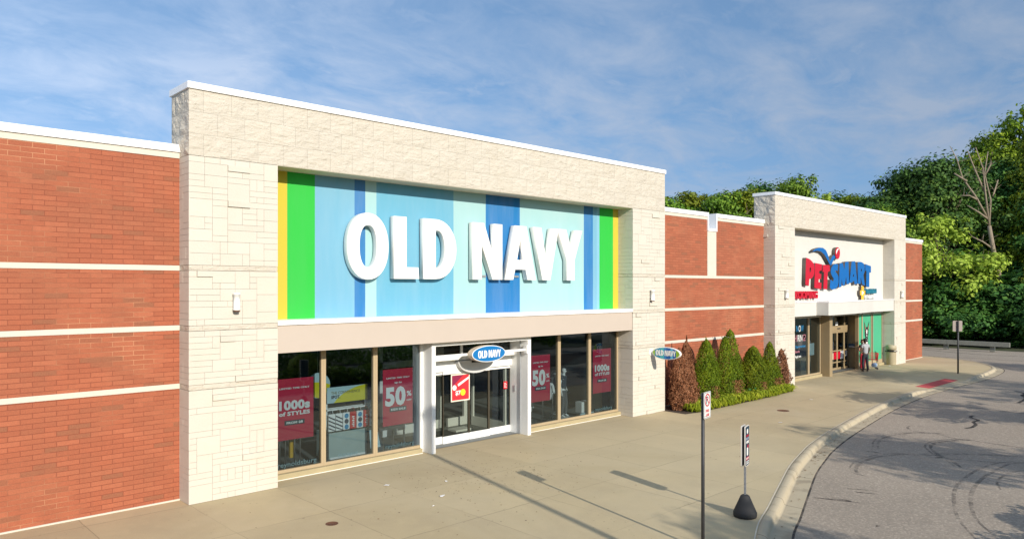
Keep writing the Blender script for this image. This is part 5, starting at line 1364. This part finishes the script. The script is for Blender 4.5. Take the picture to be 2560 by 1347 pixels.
cone_shrub('b', (25.88,-.30,ZB), [(0,0,2.58,.62),(.24,.1,1.9,.52)], 2.6, M_EVG, "green cone-shaped shrub between the dead brown one and the tallest one", mat2=M_DEADF)
cone_shrub('c', (27.60,-.28,ZB), [(.14,0,2.90,.58),(-.20,.05,2.62,.50),(.28,-.1,1.7,.48)], 2.9, M_EVG, "tallest green cone-shaped shrub with two tips", mat2=M_DEADF)
cone_shrub('d', (29.65,-.28,ZB), [(.02,0,2.10,.70)], 2.1, M_EVG, "broad low green cone-shaped shrub, fourth from the brown one", mat2=M_DEADF)
cone_shrub('e', (31.15,-.28,ZB), [(.0,0,2.22,.46),(.36,-.12,1.15,.40),(-.1,.05,1.4,.52)], 2.2, M_EVG, "green shrub with brown lower half beside the russet one", mat2=M_DEADF, n=22000)
cone_shrub('f', (31.98,-.42,.25), [(.0,0,1.60,.34),(.22,0,1.35,.26),(.1,-.1,.9,.32)], 1.6, M_RUSSET, "ragged russet shrub at the end of the row by the far pier", n=7000, ls=.036)
# creeping ground cover of arching blades
M_LILY = leaf_mat('lily_blades', (.09,.15,.008), (.30,.37,.018), (.60,.58,.06), .3, 1.3)
Q = []
for _ in range(420):
    x = rng.uniform(23.9, 31.9); y = rng.uniform(-1.12,-.42) if x < 30.5 else rng.uniform(-1.0,-.5)
    if x < 24.6 and y > -.7: continue
    hh = rng.uniform(.14,.36)
    for _b in range(16):
        a = rng.random()*6.28; l = rng.uniform(.12,.34); w = rng.uniform(.008,.016)
        d = np.array([np.cos(a),np.sin(a),0]); s_ = np.array([-d[1],d[0],0])*w
        p0 = np.array([x,y,.01]) + d*.02; p1 = p0 + d*l*.45 + [0,0,hh*1.0]; p2 = p0 + d*l + [0,0,hh*.45]
        Q += [p0-s_, p0+s_, p1+s_, p1-s_, p1-s_, p1+s_, p2+s_*.3, p2-s_*.3]
tag(link('ground_cover', quads('ground_cover', np.array(Q), M_LILY), M_LILY), "yellow green arching lily leaves along the front of the planting bed", 'ground cover', kind='stuff')
C_ = rng.normal(0,1,(260,3))*[.34,.16,.10] + [0,0,.16]
sp1 = empty('leafy_weed', (28.7,-.62,0), "small bright green broad-leaved weed at the foot of the tall shrubs", 'plant')
Mw = leaf_mat('weed_leaf', (.02,.10,.02), (.04,.18,.05), (.09,.28,.08), .3, 3)
link('leaves', quads('leaves', leaf_quads(C_, np.tile([0,-.3,1.],(260,1)), .06, .7, .5), Mw), Mw, sp1)
m = MB(); [m.tube([(a*.1,0,0),(a*.3,.0,.2)], .006, 5) for a in (-1,0,1)]; m.build('stem', M_LILY, sp1)

# trees
def tree_parts(seed, h, rad, base, nl, ls, mat, clumps=42, trunk_r=.2, flat=1.0, airy=0.0, dead=False):
    g = np.random.default_rng(seed)
    tips = []
    for _ in range(clumps):
        u = g.random(); z = base + (h-base)*(u**.8); prof = np.interp(u, [0,.25,.55,.8,1.0],[.62,1.0,.95,.62,.12])
        a = g.random()*6.28; rr = rad*prof*np.sqrt(g.uniform(.15,1.0)); tips.append((rr*np.cos(a), rr*np.sin(a)*flat, z))
    tips.append((0,0,h)); ns = 16
    for _ in range(ns):          # single boughs reaching out of the crown
        u = g.uniform(.2,1.0); a = g.random()*6.28; rr = rad*np.interp(u, [0,.25,.55,.8,1.0],[.62,1.0,.95,.66,.30])*g.uniform(1.0,1.22)
        tips.append((rr*np.cos(a), rr*np.sin(a)*flat, base+(h-base)*u*1.05))
    T = np.array(tips)
    cr = rad*.25*g.uniform(.45,1.35,len(T))*(1-.3*airy); cr[-ns:] = rad*g.uniform(.07,.14,ns)
    m = MB(); m.tube([(0,0,-.3),(g.normal(0,.1),g.normal(0,.1),h*.35),(g.normal(0,.25),g.normal(0,.25),h*.7),(T[-1][0],T[-1][1],h*.95)], [trunk_r,trunk_r*.75,trunk_r*.4,trunk_r*.1], 8)
    for q in T[::2 if nl > 3000 else 1]:
        z0 = max(base*.6, q[2]*.55); m.tube([(0,0,z0),(q[0]*.5,q[1]*.5,(z0+q[2])*.5+.2),tuple(q)], [trunk_r*.32,trunk_r*.18,.012], 5, cap=False)
    bmesh.ops.recalc_face_normals(m.bm, faces=m.bm.faces[:]); tr = bpy.data.meshes.new('trunk'); m.bm.to_mesh(tr); m.bm.free()
    k = g.choice(len(T), nl, p=(cr**2)/(cr**2).sum())
    d = g.normal(0,1,(nl,3)); d /= np.linalg.norm(d,axis=1,keepdims=True)
    rr = cr[k]*np.clip(np.abs(g.normal(.85,.26,nl)), 0, 1.22) * (1 + .35*np.sin(d[:,0]*5+k)*np.sin(d[:,2]*6+k*2))
    C_ = T[k] + d*rr[:,None]*[1.1,1.1,.78]
    keep = C_[:,2] > base*.4; C_, d = C_[keep], d[keep]
    Nn = d + [0,0,.55]
    cw = quads('crown', leaf_quads(C_, Nn, ls, .62, .38), mat)
    return tr, cw
M_L1 = leaf_mat('maple_leaf', (.022,.07,.008), (.12,.235,.020), (.34,.46,.045), .22, .30)
M_L2 = leaf_mat('dark_leaf', (.012,.048,.012), (.065,.165,.028), (.20,.33,.050), .2, .30)
M_L3 = leaf_mat('yellow_green_leaf', (.12,.18,.018), (.36,.44,.05), (.62,.66,.14), .3, .35)
M_L4 = leaf_mat('olive_leaf', (.04,.08,.006), (.19,.26,.015), (.44,.46,.035), .25, .3)
PROTO = {}
def proto(key, *a, **k):
    PROTO[key] = tree_parts(*a, **k)
proto('m1', 1, 12, 4.4, 1.2, 17000, .155, M_L1, 60, .22)
proto('m2', 2, 12, 4.0, 1.0, 17000, .155, M_L4, 55, .20)
proto('d1', 3, 14, 5.0, 1.5, 21000, .165, M_L2, 64, .26)
proto('y1', 4, 9, 3.3, 1.0, 9000, .14, M_L3, 42, .16, airy=.4)
proto('o1', 6, 15, 5.0, 2.0, 15000, .16, M_L4, 50, .26, airy=.5)
proto('b1', 8, 4.5, 3.2, .2, 7000, .17, M_L2, 34, .10)
proto('p1', 9, 8, 2.7, 2.4, 5200, .13, M_L1, 34, .13)
H0 = dict(m1=12, m2=12, d1=14, y1=9, o1=15, b1=4.5, p1=8)
MATP = dict(m1=M_L1, m2=M_L4, d1=M_L2, y1=M_L3, o1=M_L4, b1=M_L2, p1=M_L1)
def plant_tree(key, x, y, h, label, wide=1.0, z=-.2, group='trees of the wood behind the shops', name='tree'):
    r = empty(name, (x, y, z), label, 'tree', group, rz=r_.random()*6.28)
    s_ = h/H0[key]; r.scale = (s_*wide, s_*wide, s_)
    tr, cw = PROTO[key]
    link2('trunk', tr, M_BARK, r); link2('crown', cw, MATP[key], r); return r
def link2(name, me, mat, parent):
    o = bpy.data.objects.new(name, me); COL.objects.link(o); o.parent = parent
    if not me.materials: me.materials.append(mat)
    return o
TREES = [('m1',71.9,33.0,15.6,1.0,"dark small-topped tree just right of the striped storefront's roof corner"),
 ('m2',77,34,16.8,1.15,"olive rounded tree above the left half of the notched brick wall"),
 ('m1',76,28.8,16.2,1.0,"green rounded tree above the notch in the brick wall"),
 ('m2',80,28,16.8,1.05,"olive tree above the brick wall just left of the pet store roof"),
 ('d1',86,29.5,18.5,.9,"taller dark tree peeking over the left corner of the pet store roof"),
 ('m1',85,24.3,18.3,.95,"green tree with feathery top above the left part of the pet store roof"),
 ('y1',82,20.8,16.0,1.15,"light green tree standing over the middle of the pet store roof"),
 ('m2',84,17.0,15.6,1.0,"olive tree over the right half of the pet store roof"),
 ('d1',82,13.3,15.2,.9,"dark tree over the right end of the pet store roof"),
 ('d1',81,10.2,17.6,1.0,"tall dark tree rising right of the pet store roof corner"),
 ('d1',79.5,7.2,18.2,1.0,"tallest dark broad tree above the narrow brick end section"),
 ('d1',88,3.6,18.2,.95,"dark tree directly behind the bare dead tree"),
 ('o1',93,5.6,22.4,.8,"high airy tree with spreading top behind the bare dead tree"),
 ('o1',95,2.6,25.4,.85,"highest airy tree near the right edge of the picture"),
 ('m2',88,-.2,20.0,.9,"tall olive tree at the right edge of the picture"),
 ('y1',72.8,5.0,11.0,1.05,"light yellow green tree with pale trunk right beside the brick end section"),
 ('m2',82.5,3.4,11.5,.85,"olive tree just behind and right of the palest one"),
 ('m2',81.5,-.2,13.0,.9,"olive tree right of the bare dead tree"),
 ('y1',74.5,-3.6,8.6,.9,"small light green tree low at the right edge of the picture"),
 ('d1',80,-1.8,15.0,.9,"dark tree behind the low light green one at the right edge"),
 ('m1',71.5,9.5,11.5,.95,"green tree half hidden behind the brick end section"),
 ('d1',76,12,14,.95,"dark tree hidden mostly behind the pet store's right pier"),
 ('d1',84,-6,17,.9,"dark tree just beyond the right edge of the picture"),
 ('m2',90,36,18,1.0,"olive tree farther back beyond the striped storefront's roof corner"),
 ('d1',92,22,17,1.0,"dark tree farther back over the pet store roof"),
 ('d1',92,11,18,1.0,"dark tree farther back behind the tall dark pair")]
for key, x, y, h, w, lbl in TREES: plant_tree(key, x, y, h - (1.5 if h > 13 else 0), lbl, w)
for i, (x, y, h, w) in enumerate([(68.5,8.2,4.2,1.0),(70.0,4.0,4.4,1.1),(71.5,1.2,4.6,1.1),(71.8,-1.8,4.4,1.1),(70.5,-4.8,4.2,1.0),(75,-1,6,1.1),(76,3,6.2,1.2),(74,7,6.5,1.2),(79,5,7.5,1.3),(80,-4,7,1.3),(84,0,8,1.4),(88,5,9,1.5),(88,-4,9,1.5),(78,11,7,1.3),(86,14,8,1.4)]):
    o = bpy.data.objects.new('crown', PROTO['b1'][1])
    COL.objects.link(o); o.location = (x, y, -.2); s_ = h/4.5; o.scale = (s_*w, s_*w, s_); o.rotation_euler = (0,0,r_.random()*6)
    o.name = 'undergrowth'
    if not o.data.materials: o.data.materials.append(M_L2)
    if i == 0: ug = o
    UG = globals().setdefault('UG', []); UG.append(o)
# merge the undergrowth into one uncountable mass
vs_all = []
for o in UG:
    n = len(o.data.vertices); co = np.empty(n*3); o.data.vertices.foreach_get('co', co); co = co.reshape(-1,3)
    M_ = np.array((Matrix.LocRotScale(o.location, o.rotation_euler, o.scale))); vs_all.append(co @ M_[:3,:3].T + M_[:3,3])
    bpy.data.objects.remove(o)
tag(link('undergrowth', quads('undergrowth', np.concatenate(vs_all), M_L2), M_L2), "dark tangled undergrowth at the edge of the wood behind the guard rail", 'undergrowth', kind='stuff')
# bare dead tree
dt = empty('dead_tree', (72.9, 1.36, -.1), "bare dead tree with pale forked limbs standing in front of the dark wood", 'tree')
DX = Vector((0.7256*-1, .688, 0))     # the limbs spread mostly across the view
def dpt(px, pz): return tuple(Vector((.7256, -.688, 0))*px + Vector((0,0,pz+.2)))
m = MB(); m.tube([dpt(1.35,0),dpt(1.1,5.3),dpt(.45,8.2),dpt(.1,10.3)], [.26,.22,.19,.16], 9); m.build('trunk', M_BARKL, dt)
LIMB = [[(.1,10.3),(-.25,13.2),(-.5,15.4),(-1.1,17.3)],[(.1,10.3),(.15,12.6),(-.2,15.0),(-.1,16.9)],[(-.05,11.0),(-1.1,13.0),(-2.1,14.6),(-2.9,16.2),(-3.2,17.4)],[(-1.9,14.3),(-2.9,15.0)],[(-.25,13.2),(-1.0,15.2),(-1.9,17.0)],[(.0,10.9),(-.9,11.5),(-1.9,12.1)],[(-.9,12.6),(-1.7,13.0),(-2.3,13.0)],[(-.4,14.6),(.3,15.8),(.35,16.9)],[(.5,8.2),(-.5,8.9),(-1.5,9.3)],[(.9,6.4),(.2,7.0),(-.7,7.6)],[(.1,12.0),(.6,13.2),(.7,14.4)]]
for L_ in LIMB:
    P_ = [Vector(dpt(*p)) + Vector((r_.gauss(0,.12), r_.gauss(0,.12), 0))*(i > 0) for i, p in enumerate(L_)]
    n = len(P_); m = MB(); m.tube(P_, [.085*(1-i/n)**1.0+.012 for i in range(n)], 6)
    for _ in range(5):
        i = r_.randrange(n-1); a = P_[i].lerp(P_[i+1], r_.random()); m.tube([a, a+Vector((r_.gauss(0,.5),r_.gauss(0,.5),r_.uniform(.2,.9)))], [.022,.006], 4)
    m.build('limb', M_BARKL, dt)

dt.scale = (.9545,)*3
# guard rail
gr = empty('guard_rail', (63.5, .5, -.13), "weathered grey timber guard rail along the back edge of the parking lot", 'guard rail')
M_TIMB = plain('weathered_timber', (.23,.235,.20), .9, var=.35, scale=2.5, bump=.5)
for k, y in enumerate((-1.7, 1.4, 4.5, 7.6)):
    m = MB(); m.box(-.14,.14,y-.14,y+.14,0,.62,bevel=.01); m.build('post', M_TIMB, gr)
for a, b in ((-2.75, 1.395), (1.405, 4.6), (4.61, 8.2)):
    m = MB(); m.box(-.27,-.145,a-.1,b-.1,.42,.76,bevel=.012); m.build('rail', M_TIMB, gr)

# ---- across the parking lot, behind the camera: island trees and hedge (they shade the asphalt and mirror in the glass)
struct(sheet('grass_island', -45, 62, -29.5, -21.6, -.10, M_SOIL))
for i, (x, y, h, w, lbl) in enumerate([(19.6,-25.2,8.4,1.0,"island tree shading the middle of the drive lane"), (31.0,-13.8,4.5,1.65,"island tree shading the lane before the far pier"),
    (37.4,-24.2,10.4,1.2,"island tree whose shadow falls on the red ramp paving"), (9.3,-25.4,7.4,1.0,"island tree shading the near kerb"), (-4,-25,8,1.1,"island tree left of the camera"), (49,-24.5,9,1.1,"island tree far down the drive lane")]):
    plant_tree('p1', x, y, h, lbl, w, z=-.1, group='young trees on the parking lot island')
hd_ = empty('hedge', (6,-22.6,-.1), "clipped low hedge along the parking lot island", 'hedge')
nh_ = 26000; C_ = np.stack([rng.uniform(-36,34,nh_), rng.uniform(-.55,.55,nh_), rng.uniform(0,.95,nh_)],1); C_[:,2] += .12*np.sin(C_[:,0]*2.1)*np.sin(C_[:,0]*.7)
link('foliage', quads('foliage', leaf_quads(C_, rng.normal(0,1,(nh_,3)), .085, .6, .5), M_L1), M_L1, hd_)
m = MB(); [m.tube([(x,0,0),(x,0,.6)], .03, 5) for x in range(-35, 34, 2)]; m.build('stems', M_BARK, hd_)
for i, (x, y, h) in enumerate([(-30,-60,12),(-19,-58,13),(-9,-61,12),(1,-57,13),(11,-60,14),(21,-58,12),(31,-60,13),(42,-57,14),(54,-60,13),(66,-56,14),(-42,-58,13)]):
    plant_tree('d1', x, y, h, 'dark tree of the belt across the parking lot, ' + ['fifth','fourth','third','second','first'][i % 5] + (' left' if i < 5 else (' right' if i < 10 else ' outermost left')) + ' of the middle', 1.25, group='tree belt across the parking lot')

# nearer kerbed island beside the drive, seen only as a reflection in the shop glass
struct(sheet('planted_island', 7.5, 44, -18.0, -13.0, -.09, M_MULCH))
hb_ = empty('hedge', (15.5,-14.6,-.1), "green hedge on the near island, mirrored in the shop windows", 'hedge')
k_ = 14000; C_ = np.stack([rng.uniform(-7,9,k_), rng.uniform(-.5,.5,k_), rng.uniform(0,.8,k_)],1); C_[:,2] += .10*np.sin(C_[:,0]*2.6)
link('foliage', quads('foliage', leaf_quads(C_, rng.normal(0,1,(k_,3)), .07, .6, .5), M_EVG), M_EVG, hb_)
m = MB(); m.box(-6.8,8.8,-.03,.03,0,.25); m.build('stems', M_BARK, hb_)
for x_, y_, lb_ in ((17.5,-15.6,"round yellow bush on the near island"),(12.5,-15.8,"second round yellow bush on the near island, nearer the camera")):
    r = empty('yellow_bush', (x_, y_, -.1), lb_, 'shrub')
    d_ = rng.normal(0,1,(5000,3)); d_ /= np.linalg.norm(d_,axis=1,keepdims=True); C_ = d_*rng.uniform(.7,1.0,(5000,1))*[.8,.8,.75] + [0,0,.75]
    link('foliage', quads('foliage', leaf_quads(C_, d_, .06, .6, .5), M_L3), M_L3, r)
    m = MB(); m.tube([(0,0,0),(0,0,.8)], .03, 5); m.build('stem', M_BARK, r)
# town name in faint letters low on the glass
M_TEAL = plain('faint_teal_vinyl', (.055,.10,.11), .6)
for x_, w_, lb_ in ((8.22, 1.05, "faint teal town name low on the leftmost shop window"), (11.35, .95, "faint teal town name low on the window left of the entrance"), (20.2, .95, "faint teal town name low on the rightmost shop window")):
    r = empty('window_lettering', (x_, YR+.03, .27), lb_, 'window lettering')
    text('lettering', 'reynoldsburg', 0, 0, 0, w_, .12, M_TEAL, r, .01, .002)
text('lettering', 'OLD NAVY', -.30, -.004, .13, .62, .075, M_PALE, cs, .03, .003)
for a_, b_ in ((7.9, 12.49), (16.55, 21.47)):
    m = MB(); m.box(a_, b_, .532, .549, 0.001, .014); m.build('curb_caulk', M_LET, shop).matrix_parent_inverse = Matrix.Translation(-shop.location)
